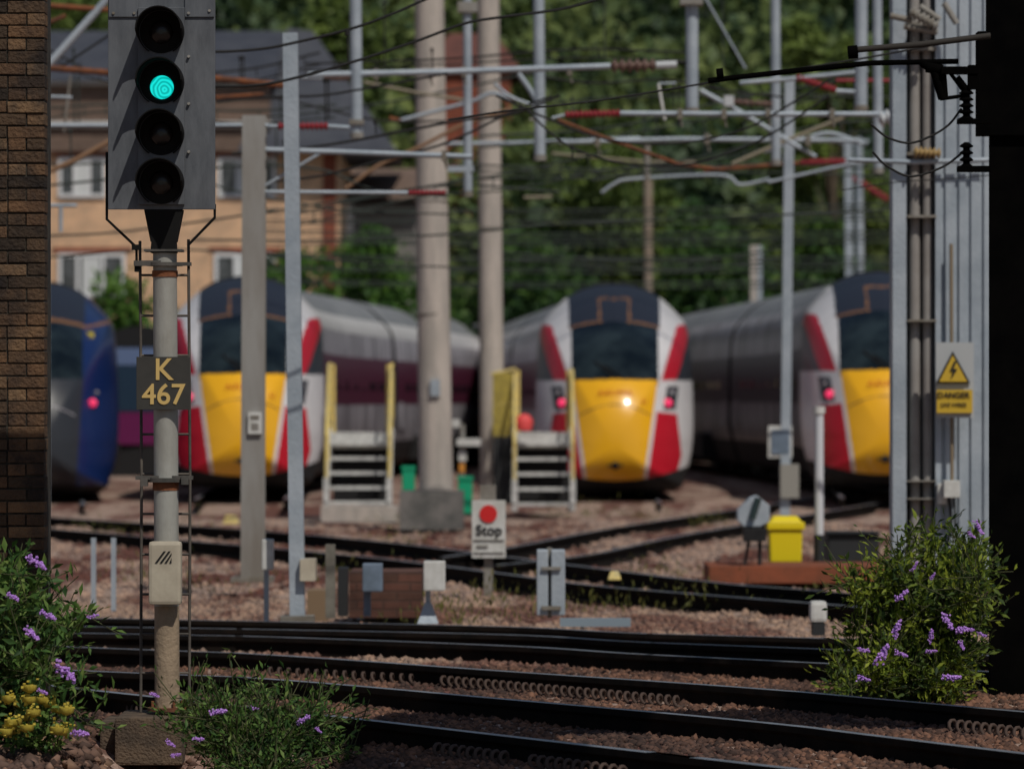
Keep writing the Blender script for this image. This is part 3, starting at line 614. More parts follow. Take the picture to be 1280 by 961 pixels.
for cx, cy in ((202, 41), (202, 104), (202, 168), (202, 229)):
    m = MB(); nn = 40; r0 = sl(29); r1 = sl(29); c = S(cx, cy); Lh = .235
    rings = []
    for rad, yy0 in ((r1, 0), (r1-.006, 0)):
        A = []; B = []
        for k in range(nn+1):
            a = R(-58)+R(296)*k/nn; dx, dz = math.cos(a)*rad, math.sin(a)*rad
            frac = min(1, max(.12, 1.08+math.sin(a)*2.3))           # the hood is long on top and cut back below
            A.append(m.bm.verts.new(c+Vector((dx, -.031, dz)))); B.append(m.bm.verts.new(c+Vector((dx, -.031-Lh*frac, dz))))
        rings.append((A, B))
    for A, B in rings:
        for k in range(nn): f = m.bm.faces.new((A[k], A[k+1], B[k+1], B[k])); f.smooth = True
    for k in range(nn): m.bm.faces.new((rings[0][1][k], rings[0][1][k+1], rings[1][1][k+1], rings[1][1][k]))
    for k in (0, nn): m.bm.faces.new((rings[0][0][k], rings[0][1][k], rings[1][1][k], rings[1][0][k]))
    hd = m.build('hood', inner, sig)
    m = MB(); m.lathe(S(cx, cy, -.034), (0, 1, 0), [(0, r1-.01), (.002, r1-.01)], 32); m.build('lens_surround', inner, sig)
    lit = cy == 104
    m = MB(); m.lathe(S(203 if lit else cx, 110 if lit else cy, -.038), (0, -1, 0), [(0, sl(14.8)), (.006, sl(14.3)), (.014, sl(11)), (.018, sl(3))], 32); lo = m.build('lens', lg if lit else lensd, sig)
    if lit: lo['label'] = 'lit green lens'
dsteel = mat('dark_steel', (.05, .05, .045), .7, .1, (.11, .10, .09), 6)
m = MB()                                              # neck under the head
for z0_, z1_, w0, w1 in ((262, 302, 24, 16), (302, 316, 15, 16)):
    a0 = S(204, z0_); a1 = S(204, z1_)
    m._add([a1+Vector((x*sl(w1), y*sl(w1)+.07, 0)) for x, y in ((-1, -1), (1, -1), (1, 1), (-1, 1))]+[a0+Vector((x*sl(w0), y*sl(w1)+.07, 0)) for x, y in ((-1, -1), (1, -1), (1, 1), (-1, 1))], [(3, 2, 1, 0), (4, 5, 6, 7), (0, 1, 5, 4), (1, 2, 6, 5), (2, 3, 7, 6), (3, 0, 4, 7)])
m.build('neck', inner, sig)
m = MB(); m.box(S(204, 313, .07), (sl(48), sl(40), .012)); m.lathe(S(205, 330, .07), (0, 0, 1), [(-.01, .10), (.01, .10)], 24); m.box(S(184, 329, .02), (sl(34), .03, .03)); m.box(S(224, 330, .02), (sl(30), .03, .02)); m.build('flange', dsteel, sig)
m = MB(); m.lathe(S(205.5, 600, .07), (0, 0, 1), [(-.012, .10), (.012, .10)], 24); m.box(S(205, 597, .03), (sl(72), .035, .022)); m.box(S(180, 602, .02), (.04, .05, .05)); m.box(S(231, 600, .02), (.04, .05, .05)); m.build('clamp', dsteel, sig)
p0, p1 = S(208, 890, .07), S(205, 315, .07)
m = MB(); m.tube([p0.lerp(p1, .0), p0.lerp(p1, .23)], sl(15.6), 28); m.build('post_foot', postlow, sig)
m = MB(); m.tube([p0.lerp(p1, .2301), p1], sl(15.6), 28, r1=sl(15)); m.build('post', postm, sig)
m = MB(); m.tube([S(205, 346, .07), S(205, 338, .07)], sl(16.2), 24); m.build('rust_band', rusty, sig)
m = MB(); m.tube([S(206, 613, .07), S(206, 603, .07)], sl(16.4), 24); m.build('rust_band', rusty, sig)
m = MB()
for x in (173, 234): m.tube([S(x, 892, .17), S(x+1, 600, .17), S(x-1, 300 if x < 200 else 298, .17)], .0085, 6)
for y in (343, 394, 444, 494, 543, 593, 643, 694, 744, 794, 843): m.tube([S(173, y, .17), S(234, y, .17)], .008, 6)
m.build('ladder', mat('ladder_steel', (.05, .045, .04), .7, 0, (.14, .12, .10), 3), sig)
m = MB(); m.tube([S(133, 190, .03), S(133, 274, .03), S(170, 309, .03), S(170, 335, .05)], .008, 6); m.tube([S(268, 255, .03), S(268, 272, .03), S(235, 306, .03), S(235, 335, .05)], .008, 6); m.box(S(170, 309, .03), (.05, .04, .03)); m.box(S(171, 334, .05), (.03, .06, .05)); m.build('stay_rods', inner, sig)
pl = MB(); pl.span(S(171, 512, -.03), S(238, 446, -.024)); pl = pl.build('number_plate', mat('plate', (.035, .034, .030), .6, 0, (.045, .043, .038), 6), sig, bevel=.002)
text_mesh('K', sl(38), S(205, 463, -.033), 'plate_letter', gold, pl, .002, .0022, squeeze=.95); text_mesh('467', sl(36), S(205, 494, -.033), 'plate_number', gold, pl, .002, .0022, squeeze=1.0)
ph = MB(); ph.span(S(187, 755, -.09), S(228, 676, .0)); ph = ph.build('telephone_box', cream, sig, bevel=.02)
m = MB()
for k in range(4):
    x = 195+k*6; m._add([S(x, 703, -.094), S(x+3, 703, -.094), S(min(x+14, 216), 688+max(0, x+14-216), -.094), S(min(x+11, 216), 688+max(0, x+11-216), -.094)], [(0, 1, 2, 3)])
m.build('hatched_mark', blackink, ph)
m = MB(); m.lathe(S(208, 889, .07), (0, 0, 1), [(0, .11), (.02, .11)], 20)
for a in range(4): m.tube([S(208, 886, .07)+Vector((math.cos(a*1.57+.5)*.09, math.sin(a*1.57+.5)*.09, 0)), S(208, 876, .07)+Vector((math.cos(a*1.57+.5)*.09, math.sin(a*1.57+.5)*.09, 0))], .009, 6)
m.build('base_plate', rusty, sig)
m = MB(); m.span(S(148, 952, -.25), S(232, 893, .45)); m.span(S(232.2, 952, -.02), S(402, 898, .45)); m.span(S(127, 960, -.12), S(147.8, 900, .45)); p = m.build('concrete_plinth', plinthm, None, tuple(S(230, 952)), bevel=.015); tag(p, 'weathered brown concrete plinth carrying the signal post', 'plinth')

exec_parts = []
# ------------------------------------------------------------------ overhead line masts and their arms
def px(d, v): return v*d/F
def pts3(pts, d): return [P(p[0], p[1], d+(p[2] if len(p) > 2 else 0)) for p in pts]
def parts(root, d, lst):
    for it in lst:
        k = it[0]; m = MB()
        if k == 't': m.tube(pts3(it[2], d), px(d, it[3]/2), 10); m.build(it[1], it[4], root)
        elif k == 'c': m.tube(catmull(pts3(it[2], d), 6), px(d, it[3]/2), 8); m.build(it[1], it[4], root)
        elif k == 'i': a, b = pts3(it[2], d); insulator(m, a, b, px(d, it[3]/2), it[5]); m.build(it[1], it[4], root)
        elif k == 'b':
            x0, y0, x1, y1 = it[2]; dep = it[4] if len(it) > 4 else .15
            m.span(P(x0, y1, d)+Vector((0, -dep/2, 0)), P(x1, y0, d)+Vector((0, dep/2, 0))); m.build(it[1], it[3], root)
def hmast(m, a, b, w, dep, flange=.014):
    """H section mast from foot a to head b"""
    a, b = Vector(a), Vector(b); ax = (b-a).normalized(); rot = ax.to_track_quat('Z', 'Y').to_matrix()
    u = Vector((1, 0, 0)); u = (u-ax*u.dot(ax)).normalized(); v = ax.cross(u).normalized(); L = (b-a).length; rot = Matrix((u, v, ax)).transposed()
    c = (a+b)/2
    m.box(c+v*dep/2, (w, flange, L), rot); m.box(c-v*dep/2, (w, flange, L), rot); m.box(c, (flange, dep-flange*1.2, L), rot)
MG = 'overhead line masts'; DG = 'drop tubes hanging from the gantry'
def mast(label, d, foot, head, w, lst, kind='h', material=galv, group=MG, name='overhead_line_mast', cat='mast', foot_plate=True):
    a, b = P(*foot, d), P(*head, d); root = empty(name, a, label, cat, group); m = MB()
    if kind == 'h': hmast(m, a, b, px(d, w), px(d, w)*.9)
    elif kind == 'r': m.tube([a, b], px(d, w/2), 16)
    else: m.box((a+b)/2, (px(d, w), px(d, w)*.8, (b-a).length), (b-a).to_track_quat('Z', 'Y').to_matrix())
    m.build('mast_shaft', material, root)
    if foot_plate: m = MB(); m.box(a+Vector((0, 0, .02)), (px(d, w)*1.8, px(d, w)*1.8, .05)); m.build('foot_plate', galv_d, root)
    parts(root, d, lst); return root
mast('brownish steel mast with a small white notice, second post right of the signal', 46, (316, 726), (318, 145), 29, [
    ('b', 'notice', (311, 515, 328, 542), whitep, .30), ('b', 'notice_print', (314, 519, 325, 524), galv_d, .31), ('b', 'notice_print', (315, 529, 324, 537), galv_d, .31), ('t', 'arm', [(318, 187), (420, 190), (590, 196)], 7, galv), ('t', 'upper_arm', [(262, 157), (335, 157)], 6, galv),
    ('i', 'insulator', [(347, 158), (410, 158)], 11, redins, 11), ('t', 'insulator_cap', [(410, 158), (437, 160)], 6, galv), ('t', 'insulator_tail', [(333, 158), (347, 158)], 5, galv),
    ('t', 'lower_arm', [(318, 240), (510, 241)], 5, galv), ('i', 'lower_insulator', [(510, 241), (557, 241)], 8, redins, 9), ('t', 'brace', [(318, 240), (400, 192)], 4, galv)], material=mat('mast_brown', (.30, .295, .28), .7, .1, (.20, .18, .155), 1.5, stretch=(1, 1, .2)))
mast('pale grey leaning mast with a cream box near its foot', 38, (372, 776), (363, 42), 23, [('b', 'cream_box', (376, 698, 395, 725), cream, .3)], kind='x')
mast('slim galvanised mast beside the brick pier', 52, (60, 640), (59, -30), 5, [
    ('t', 'rusty_tube', [(57, 7), (150, 14)], 7, rusty), ('t', 'rusty_arm', [(57, 85), (150, 92), (270, 98), (362, 108)], 8, rusty), ('t', 'diagonal_strut', [(60, 82), (137, -4)], 10, galv), ('t', 'stub', [(57, 30), (82, 20)], 6, rusty),
    ('t', 'thin_brace', [(76, 84), (137, 44)], 3, cable), ('t', 'cross_tube', [(60, 157), (150, 157), (300, 157)], 6, galv), ('t', 'short_tube', [(60, 121), (90, 122)], 4, galv), ('t', 'bracket', [(60, 257), (96, 257)], 5, galv), ('t', 'bracket_drop', [(76, 258), (76, 290)], 5, galv),
    ('t', 'lower_rusty_arm', [(270, 122), (330, 118)], 5, rusty)], kind='r', foot_plate=False)
mast('slim galvanised mast carrying a framed notice and a grey box, left of the white post', 62, (981, 650), (987, 100), 12, [
    ('b', 'notice_board', (960, 532, 990, 572), whitep, .10), ('b', 'notice_panel', (964, 537, 986, 567), greybox, .14), ('b', 'control_box', (975, 580, 998, 622), mat('boxgrey', (.28, .27, .24), .7), .3), ('t', 'boom', [(700, 178), (850, 174), (1075, 176)], 6, galv), ('c', 'raised_arm', [(955, 190), (1010, 172), (1040, 167), (1078, 180)], 5, galv),
    ('i', 'insulator', [(1000, 203), (1057, 202)], 10, redins, 10), ('t', 'insulator_arm', [(880, 213), (1000, 204)], 5, rusty), ('t', 'diagonal', [(987, 178), (1020, 196)], 5, galv), ('t', 'insulator_end', [(1057, 202), (1120, 202)], 5, galv)], kind='h')
mast('pair mast of two close steel channels behind the right train', 108, (1064, 600), (1060, 172), 12, [('t', 'second_channel', [(1079, 600), (1073, 172)], 10, galv), ('t', 'cap', [(1050, 178), (1085, 178)], 6, galv), ('i', 'insulator', [(1057, 217), (1110, 250)], 10, redins, 9)], kind='x')
mast('grey weathered wooden pole behind the middle train', 118, (811, 580), (810, 225), 11, [], kind='r', material=mat('wood_pole', (.24, .18, .13), .9, 0, (.30, .25, .20), 2), name='pole', cat='pole', group=None)
mast('short concrete post behind the right train', 116, (946, 590), (944, 307), 16, [('b', 'steel_strip', (947, 308, 952, 400), galv, .4)], kind='x', material=conc, name='concrete_post', cat='post', group=None)
# drop tubes
def drop(label, d, x0, x1, y1, w, lst=(), y0=-60, material=galv):
    root = empty('drop_tube', P(x0, y0, d), label, 'drop tube', DG); m = MB(); m.tube([P(x0, y0, d), P(x1, y1, d)], px(d, w/2), 16); m.build('tube', material, root)
    m = MB(); m.tube([P(x1, y1-6, d), P(x1, y1+1, d)], px(d, w/2*1.15), 16); m.build('end_cap', galv_d, root); parts(root, d, lst)
drop('round drop tube above the slate roof with a boom clamped to it', 50, 444, 446, 172, 15, [('t', 'clamp', [(438, 93), (455, 93)], 10, galv), ('b', 'collar', (437, 150, 455, 156), galv_d, .2)])
drop('drop tube in front of the thinner concrete column', 56, 584, 585, 245, 11, [('b', 'bracket', (560, 208, 592, 215), galv, .1), ('b', 'clamp', (572, 3, 597, 16), galv_d, .2)])
drop('drop tube just right of the thinner concrete column', 54, 673, 675, 200, 14, [('c', 'knee_strut', [(648, 92), (662, 112), (674, 132)], 7, galv), ('t', 'collar', [(662, 150), (684, 150)], 4, galv_d), ('c', 'curved_stay', [(618, 105), (640, 122), (672, 134)], 4, galv)])
drop('drop tube holding the long pale boom with the brown insulator', 50, 865, 865, 141, 16, [
    ('t', 'boom', [(385, 94), (560, 90), (763, 83)], 8, galv), ('i', 'brown_insulator', [(763, 83), (820, 82)], 17, brownins, 6), ('t', 'end_fitting', [(820, 82), (846, 81)], 10, ceramic), ('t', 'clamp', [(846, 78), (874, 78)], 4, cable), ('i', 'dark_insulator', [(404, 98), (437, 98)], 9, brownins, 7), ('t', 'tail', [(375, 97), (404, 98)], 5, galv),
    ('b', 'top_bracket', (850, -3, 878, 7), galv_d, .3), ('t', 'hanger', [(823, 105), (826, 122), (831, 150)], 4, whitep), ('t', 'hanger_bar', [(823, 105), (845, 104)], 3, galv)])
drop('slim drop tube with dark top right of centre', 58, 969, 970, 206, 12, [('t', 'stay', [(880, -5), (932, 86)], 3, galv), ('t', 'diagonal_tube', [(875, 113), (925, 140), (1000, 185)], 6, galv), ('i', 'insulator', [(912, 127), (975, 131)], 9, brownins, 8), ('b', 'insulator_cap', (905, 120, 917, 133), ceramic, .1), ('t', 'collar', [(962, 175), (978, 175)], 4, galv_d)])
drop('wide drop tube, left one of the close pair at upper right', 52, 1077, 1076, 138, 16, [
    ('i', 'red_insulator', [(995, 97), (1045, 113)], 11, redins, 10), ('t', 'arm', [(1045, 114), (1078, 116)], 6, galv), ('t', 'top_arm', [(925, 104), (1000, 98), (1085, 89)], 6, galv)])
drop('thinner drop tube, right one of the close pair at upper right', 54, 1096, 1098, 216, 12, [('t', 'red_rod', [(1045, 101), (1112, 101)], 5, redins), ('b', 'collar', (1090, 140, 1104, 145), galv_d, .1)])
# free cantilevers
def rig(label, d, lst, name='cantilever_arm', group='cantilever arms of the overhead line'):
    c = lst[0][2][0]; root = empty(name, P(c[0], c[1], d), label, 'cantilever', group); parts(root, d, lst)
rig('pale boom with red insulator at its left end, crossing to the ribbed column', 48, [('t', 'boom', [(775, 142), (960, 143), (1120, 143)], 7, galv), ('i', 'red_insulator', [(706, 144), (775, 142)], 11, redins, 12), ('i', 'disc_insulator', [(1098, 150), (1137, 141)], 22, ceramic, 5), ('t', 'right_arm', [(1140, 146), (1195, 165), (1236, 180)], 7, galv), ('t', 'tail', [(690, 148), (706, 144)], 4, galv)])
rig('rusty brace sloping down right below the red insulator', 49, [('t', 'rusty_brace', [(697, 150), (755, 172), (850, 206)], 5, rusty), ('t', 'level_tube', [(850, 206), (900, 212)], 5, rusty)])
rig('kinked pale arm low over the middle train', 66, [('c', 'kinked_arm', [(752, 241), (768, 230), (790, 224), (900, 219), (925, 231), (962, 224)], 4, galv), ('t', 'hanger', [(809, 180), (809, 226)], 8, galv_d)])
rig('pale bent arm and long rusty strut between the two concrete columns', 60, [('c', 'bent_arm', [(500, 151), (545, 139), (590, 127), (615, 117), (640, 124)], 5, galv), ('c', 'rusty_strut', [(432, 236), (475, 206), (520, 186), (580, 156), (640, 136)], 5, mat('tan_rust', (.24, .14, .08), .8)), ('t', 'upper_tube', [(455, 103), (520, 116), (590, 127)], 4, mat('tan_steel', (.25, .22, .16), .8)), ('t', 'tip', [(487, 148), (502, 152)], 6, rusty)])
rig('straight pale tube between the concrete columns', 64, [('t', 'level_tube', [(555, 180), (640, 179), (800, 173)], 5, galv)])
cl = [(52, [(470, 93), (538, 92), (580, 90), (712, 88)], 'pale boom with the brown insulator'), (48, [(850, 143), (905, 143), (960, 143), (1040, 143)], 'pale boom with the red insulator'), (62, [(747, 177), (884, 174), (1010, 176)], 'tube of the slim mast'), (46, [(360, 189), (555, 195)], 'arm of the brownish mast')]
for d_, ps, t_ in cl:
    for k, (x, y) in enumerate(ps):
        o = MB(); o.box(P(x, y, d_-.1), (px(d_, 6), .1, px(d_, 13))); o.tube([P(x, y+4, d_-.1), P(x+3, y+16, d_-.1)], px(d_, 1.2), 6); tag(o.build('tube_clamp', galv_d, None, tuple(P(x, y, d_-.1))), f"{['leftmost', 'second', 'third', 'rightmost'][k if k < len(ps)-1 else 3]} small clamp on the {t_}", 'clamp', 'small clamps on the overhead tubes')
rig('thin tan tube crossing low behind the slim mast', 68, [('t', 'tan_tube', [(690, 192), (800, 202), (870, 203)], 3.5, mat('tan_steel', (.25, .22, .16), .8)), ('t', 'tip', [(655, 247), (690, 246)], 4, MATS['tan_steel'])])
rig('pale sloping strut from the slim mast up to the ribbed column', 58, [('t', 'strut', [(915, 205), (985, 175), (1055, 147)], 5, mat('tan_steel', (.25, .22, .16), .8)), ('t', 'low_strut', [(960, 228), (1040, 210), (1075, 203)], 4, galv)])
rig('short tan bracing above the pale house window', 55, [('t', 'bracing', [(60, 215), (95, 200), (140, 175)], 7, mat('tan_rust', (.24, .14, .08), .8)), ('t', 'bracing', [(88, 95), (80, 165)], 3, galv_d)])
# concrete columns
ca = empty('concrete_column', P(545, 648, 70), 'thick round concrete column standing on a dark plinth', 'column', 'concrete columns')
m = MB(); m.tube([P(545, 612, 70), P(536, -40, 70)], px(70, 21.5), 24, r1=px(70, 18)); m.build('shaft', conc, ca)
m = MB(); a = P(540, 652, 70); m.span((a.x-.46, 69.4, a.z-.1), (a.x+.46, 70.6, a.z+.45)); m.build('plinth', mat('plinth_dark', (.10, .10, .095), .9, 0, (.18, .17, .16), 3), ca)
m = MB(); m.tube([P(540.2, 393.5, 70), P(540.2, 392, 70)], px(70, 21), 24); m.tube([P(540.8, 252, 70), P(540.8, 250.6, 70)], px(70, 20.6), 24); m.build('strap', galv_d, ca)
m = MB(); m.span(P(538, 495, 69.7), P(550, 474, 69.75)); m.build('number_label', galv, ca)
cb = empty('concrete_column', P(614, 600, 79), 'thinner concrete column between the thick column and the right steps', 'column', 'concrete columns')
m = MB(); m.tube([P(616, 640, 79), P(610, -40, 79)], px(79, 15.5), 24, r1=px(79, 13.5)); m.build('shaft', conc, cb)
m = MB(); m.tube([P(612, 286, 79), P(612, 284, 79)], px(79, 15.6), 24); m.build('strap', galv_d, cb)

# ribbed steel column on the right
rc = empty('ribbed_column', P(1176, 735, 41), 'pale blue ribbed steel portal column with conduits, right of the trains', 'column')
D = 41; m = MB(); m.span(P(1116, 735, D), P(1133, -40, D)+Vector((0, .35, 0))); m.build('flange', galv, rc)
m = MB(); m.span(P(1133.2, 735, D+.25), P(1169, -40, D+.25)+Vector((0, .08, 0))); m.build('web', mat('dark_web', (.10, .11, .12), .8, 0, (.16, .17, .18), 2), rc)
for a in (1144, 1160): m = MB(); m.tube([P(a, 735, D+.12), P(a-1, -40, D+.12)], px(D, 6.5), 12); m.build('conduit', mat('conduit_brown', (.30, .285, .27), .7, 0, (.24, .22, .205), 2), rc)
m = MB()
for y in (30, 61, 192, 270, 400, 600, 622): m.span(P(1134, y+2, D-.02), P(1168, y, D+.2))
m.build('cable_straps', galv_d, rc)
m = MB(); x = 1169.2; pr = []
m.span(P(1169.2, 735, D+.03), P(1250, -40, D+.3)); m.build('cladding', galv, rc)
m = MB()
for a, b in ((1169.4, 1176), (1182, 1193), (1199, 1207), (1214, 1224), (1230, 1240)):
    m.span(P(a, 735, D+.0), P(b, -40, D+.028))
m.build('rib', galv, rc)
m = MB(); m.tube([P(1190, 600, D-.1), P(1189, 305, D-.1)], px(D, 2.3), 8); m.build('earth_rod', mat('brass', (.22, .17, .11), .6), rc)
m = MB(); m.span(P(1180, 622, D-.25), P(1197, 600, D-.01)); m.span(P(1172, 630, D-.12), P(1182, 604, D-.01)); m.build('junction_box', whitep, rc, bevel=.008)
m = MB(); m.tube(catmull([P(1186, 622, D-.05), P(1189, 650, D-.05), P(1184, 690, D-.05), P(1190, 730, D-.05)]), px(D, 2), 6); m.tube([P(1193, 622, D-.05), P(1194, 660, D-.05)], px(D, 1.5), 6); m.build('hose', darkpl, rc)
m = MB()
for (a, b, c, d_) in ((1113, 20, 1140, 26), (1130, 33, 1172, 40), (1150, 8, 1175, 25), (1180, 4, 1196, 30)): m.tube([P(a, b, D-.2), P(c, d_, D-.2)], px(D, 4), 8)
insulator(m, P(1137, 14, D-.25), P(1172, 34, D-.25), px(D, 8), 6); m.build('top_fittings', galv_d, rc)
m = MB(); insulator(m, P(1142, 190, D-.15), P(1176, 192, D-.15), px(D, 7), 6); m.build('yellow_insulator', mat('ochre', (.35, .24, .10), .6), rc)
m = MB(); m.tube([P(1060, 200, D), P(1142, 203, D-.1), P(1236, 200, D-.1)], px(D, 3), 8); m.build('cross_tube', galv, rc)
# danger sign
dsn = empty('danger_sign', P(1192, 520, 40.7), 'yellow triangle danger sign with text plate on the ribbed column', 'sign')
m = MB(); m.span(P(1170, 522, 40.75), P(1217, 428, 40.78)); m.build('backing', mat('sign_white', (.40, .42, .43), .6), dsn)
m = MB(); A = [P(1170, 479, 40.72), P(1213, 479, 40.72), P(1191, 439, 40.72)]; m._add(A+[a+Vector((0, .02, 0)) for a in A], [(0, 1, 2), (5, 4, 3), (0, 3, 4, 1), (1, 4, 5, 2), (2, 5, 3, 0)]); m.build('triangle_border', blackink, dsn)
m = MB(); A = [P(1174, 477, 40.70), P(1209, 477, 40.70), P(1191, 444, 40.70)]; m._add(A+[a+Vector((0, .015, 0)) for a in A], [(0, 1, 2), (5, 4, 3), (0, 3, 4, 1), (1, 4, 5, 2), (2, 5, 3, 0)]); m.build('triangle', lineyel, dsn)
m = MB(); A = [P(*q, 40.69) for q in ((1193, 451), (1187, 464), (1191, 464), (1188, 475), (1197, 461), (1192, 461), (1196, 452))]; m._add(A, [tuple(range(7))]); m.build('flash_symbol', blackink, dsn)
m = MB(); m.span(P(1171, 516, 40.70), P(1215, 487, 40.74)); pl = m.build('text_plate', lineyel, dsn)
text_mesh('DANGER', px(40.7, 10), P(1192, 494, 40.69), 'sign_text', blackink, pl, .001, .0015); text_mesh('LIVE WIRES', px(40.7, 6.5), P(1192, 506, 40.69), 'sign_text', blackink, pl, .001, .001)

# ------------------------------------------------------------------ black bracket and insulators on the near column
br = empty('black_bracket', P(1222, 120, 30.1), 'black bracket arms and insulators silhouetted on the black column', 'bracket')
parts(br, 29.9, [('t', 'long_boom', [(885, 101), (1000, 88), (1090, 79), (1198, 77)], 7, nearblack), ('t', 'upper_arm', [(1064, 63), (1150, 56), (1238, 45)], 8, mat('arm_brown', (.03, .026, .022), .8)), ('t', 'arm_knob', [(1060, 66), (1072, 65)], 17, nearblack), ('t', 'boom_knob', [(896, 93), (904, 92)], 14, nearblack),
    ('t', 'drop_leg', [(1152, 78), (1168, 90), (1178, 124)], 11, nearblack), ('t', 'gusset', [(1158, 84), (1178, 88)], 14, nearblack), ('t', 'gusset', [(1196, 97), (1212, 118)], 9, nearblack), ('t', 'foot_bar', [(1175, 124), (1205, 120)], 5, nearblack), ('b', 'plate', (1176, 84, 1222, 93), nearblack, .1), ('t', 'second_leg', [(1178, 84), (1181, 124)], 9, nearblack), ('t', 'tie', [(1188, 92), (1212, 124)], 5, nearblack), ('b', 'lug', (1210, 82, 1222, 112), nearblack, .08),
    ('i', 'upper_insulator', [(1208, 112), (1208, 152)], 18, nearblack, 5), ('b', 'shelf', (1197, 149, 1240, 155), nearblack, .12), ('i', 'lower_insulator', [(1208, 178), (1208, 212)], 17, nearblack, 4), ('b', 'lower_shelf', (1197, 208, 1240, 215), nearblack, .12)])
WG = 'overhead wires'
def wire(label, d, pts, w, material=cable, name='overhead_wire', group=WG, drops=(), pair=0):
    w *= 1.7 if d > 45 else 1.1
    root = empty(name, P(pts[0][0], pts[0][1], d), label, 'wire', group); m = MB(); m.tube(catmull(pts3(pts, d), 8), px(d, w/2), 6); m.build('wire', material, root)
    if pair:
        m = MB(); q = [(x, y+pair*(1-.35*math.sin(i*1.9))) for i, (x, y) in enumerate(pts)]; m.tube(catmull(pts3(q, d), 8), px(d, w*.4), 6); m.build('lower_strand', material, root)
        for i in range(len(pts)-1):
            for t in (.2, .5, .8):
                x = pts[i][0]+(pts[i+1][0]-pts[i][0])*t; y = pts[i][1]+(pts[i+1][1]-pts[i][1])*t; m = MB(); m.tube([P(x, y, d), P(x+1, y+pair, d)], px(d, .9), 5); m.build('dropper', material, root)
    for k, (x, ya, yb) in enumerate(drops): m = MB(); m.tube([P(x, ya, d), P(x+1, yb, d)], px(d, 1.1), 5); m.lathe(P(x, ya+3, d), (0, 0, 1), [(-.02, .02), (.02, .02)], 8); m.build('dropper', material, root)
wire('black cable hanging in a loop from the upper black insulator', 30.0, [(1202, 136), (1185, 157), (1160, 172), (1135, 179), (1108, 171), (1088, 155)], 3)
wire('black cable hanging in a loop from the lower black insulator', 30.0, [(1202, 192), (1180, 208), (1150, 219), (1130, 219), (1105, 205), (1091, 190)], 3)
wire('thick black wire rising above the slate roof to the top edge', 36, [(200, 63), (270, 65), (330, 61), (380, 51), (440, 36), (490, 18), (533, -1), (600, -30)], 3.6, drops=[(434, 38, 78)])
wire('thick black wire passing in front of both concrete columns near the top', 36, [(230, 108), (318, 107), (380, 95), (450, 75), (520, 52), (580, 30), (625, 22), (700, 12), (760, -4)], 3.6)
wire('black wire running up right under the black boom', 34, [(560, 150), (640, 138), (740, 127), (860, 108), (960, 92), (1080, 73), (1200, 50), (1300, 28)], 2.6)
wire('deep sagging dark cable, upper of the pair right of centre', 44, [(620, 120), (690, 151), (740, 170), (800, 180), (860, 178), (920, 165), (960, 147), (1040, 98)], 2.8)
wire('deep sagging dark cable, lower of the pair right of centre', 44, [(650, 130), (700, 176), (745, 196), (790, 206), (850, 207), (900, 195), (960, 170), (1036, 120)], 2.8, drops=[(715, 182, 200)])
wire('thin dark wire over the slate roof to the thick column', 46, [(270, 128), (330, 122), (395, 120), (445, 113), (500, 103), (560, 92)], 2, drops=[(406, 98, 158), (410, 98, 150)])
wire('dark wire climbing behind the red insulator to the columns', 47, [(290, 192), (370, 186), (430, 178), (500, 165), (580, 150), (640, 143), (700, 120)], 2.4, drops=[(469, 150, 168)])
wire('dark wire sloping up across the front of the thick column', 47, [(330, 228), (400, 220), (480, 200), (560, 178), (640, 140), (690, 120)], 2)
wire('thin wire dipping below the house eaves', 58, [(60, 232), (140, 224), (300, 208), (400, 212), (470, 238), (560, 246)], 2, wirem)
wire('thin wire under the low tube across the left roof', 58, [(60, 295), (150, 290), (300, 270), (420, 252), (560, 232), (700, 240)], 1.8, wirem)
wire('thin contact wire crossing both columns at their middle', 60, [(240, 300), (400, 300), (560, 293), (700, 280), (900, 272), (1120, 262)], 1.8, wirem)
fl = [(262, 255, 'highest'), (275, 268, 'second highest'), (287, 290, 'third highest'), (300, 296, 'fourth highest'), (316, 322, 'third lowest'), (334, 330, 'second lowest'), (349, 352, 'lowest')]
for i, (a, b, t) in enumerate(fl):
    wire(f'{t} of the thin green wires strung before the dark trees', 84+2*i, [(330, a), (560, (a+b)/2+4), (800, (a+b)/2+3), (1130, b)], 1.5, wirem, pair=5)
wire('green wire level with the kinked arm right of centre', 70, [(560, 226), (640, 222), (760, 222), (900, 208), (1120, 196)], 1.6, wirem, drops=[(805, 145, 180), (806, 180, 222), (880, 150, 200)])
wire('thin wire between the drop tubes at the top right', 66, [(690, 128), (800, 121), (960, 119), (1120, 122)], 1.5, wirem, drops=[(755, 0, 75), (903, 0, 84)])
wire('wire crossing the ribbed column below the insulators', 39.5, [(1050, 238), (1120, 228), (1180, 224), (1240, 219)], 1.5)
wire('long wire sloping over the house windows', 58, [(60, 207), (180, 207), (300, 240), (430, 262), (560, 268)], 1.5, wirem, drops=[(92, 60, 160), (88, 160, 230), (355, 175, 235), (350, 100, 160)])
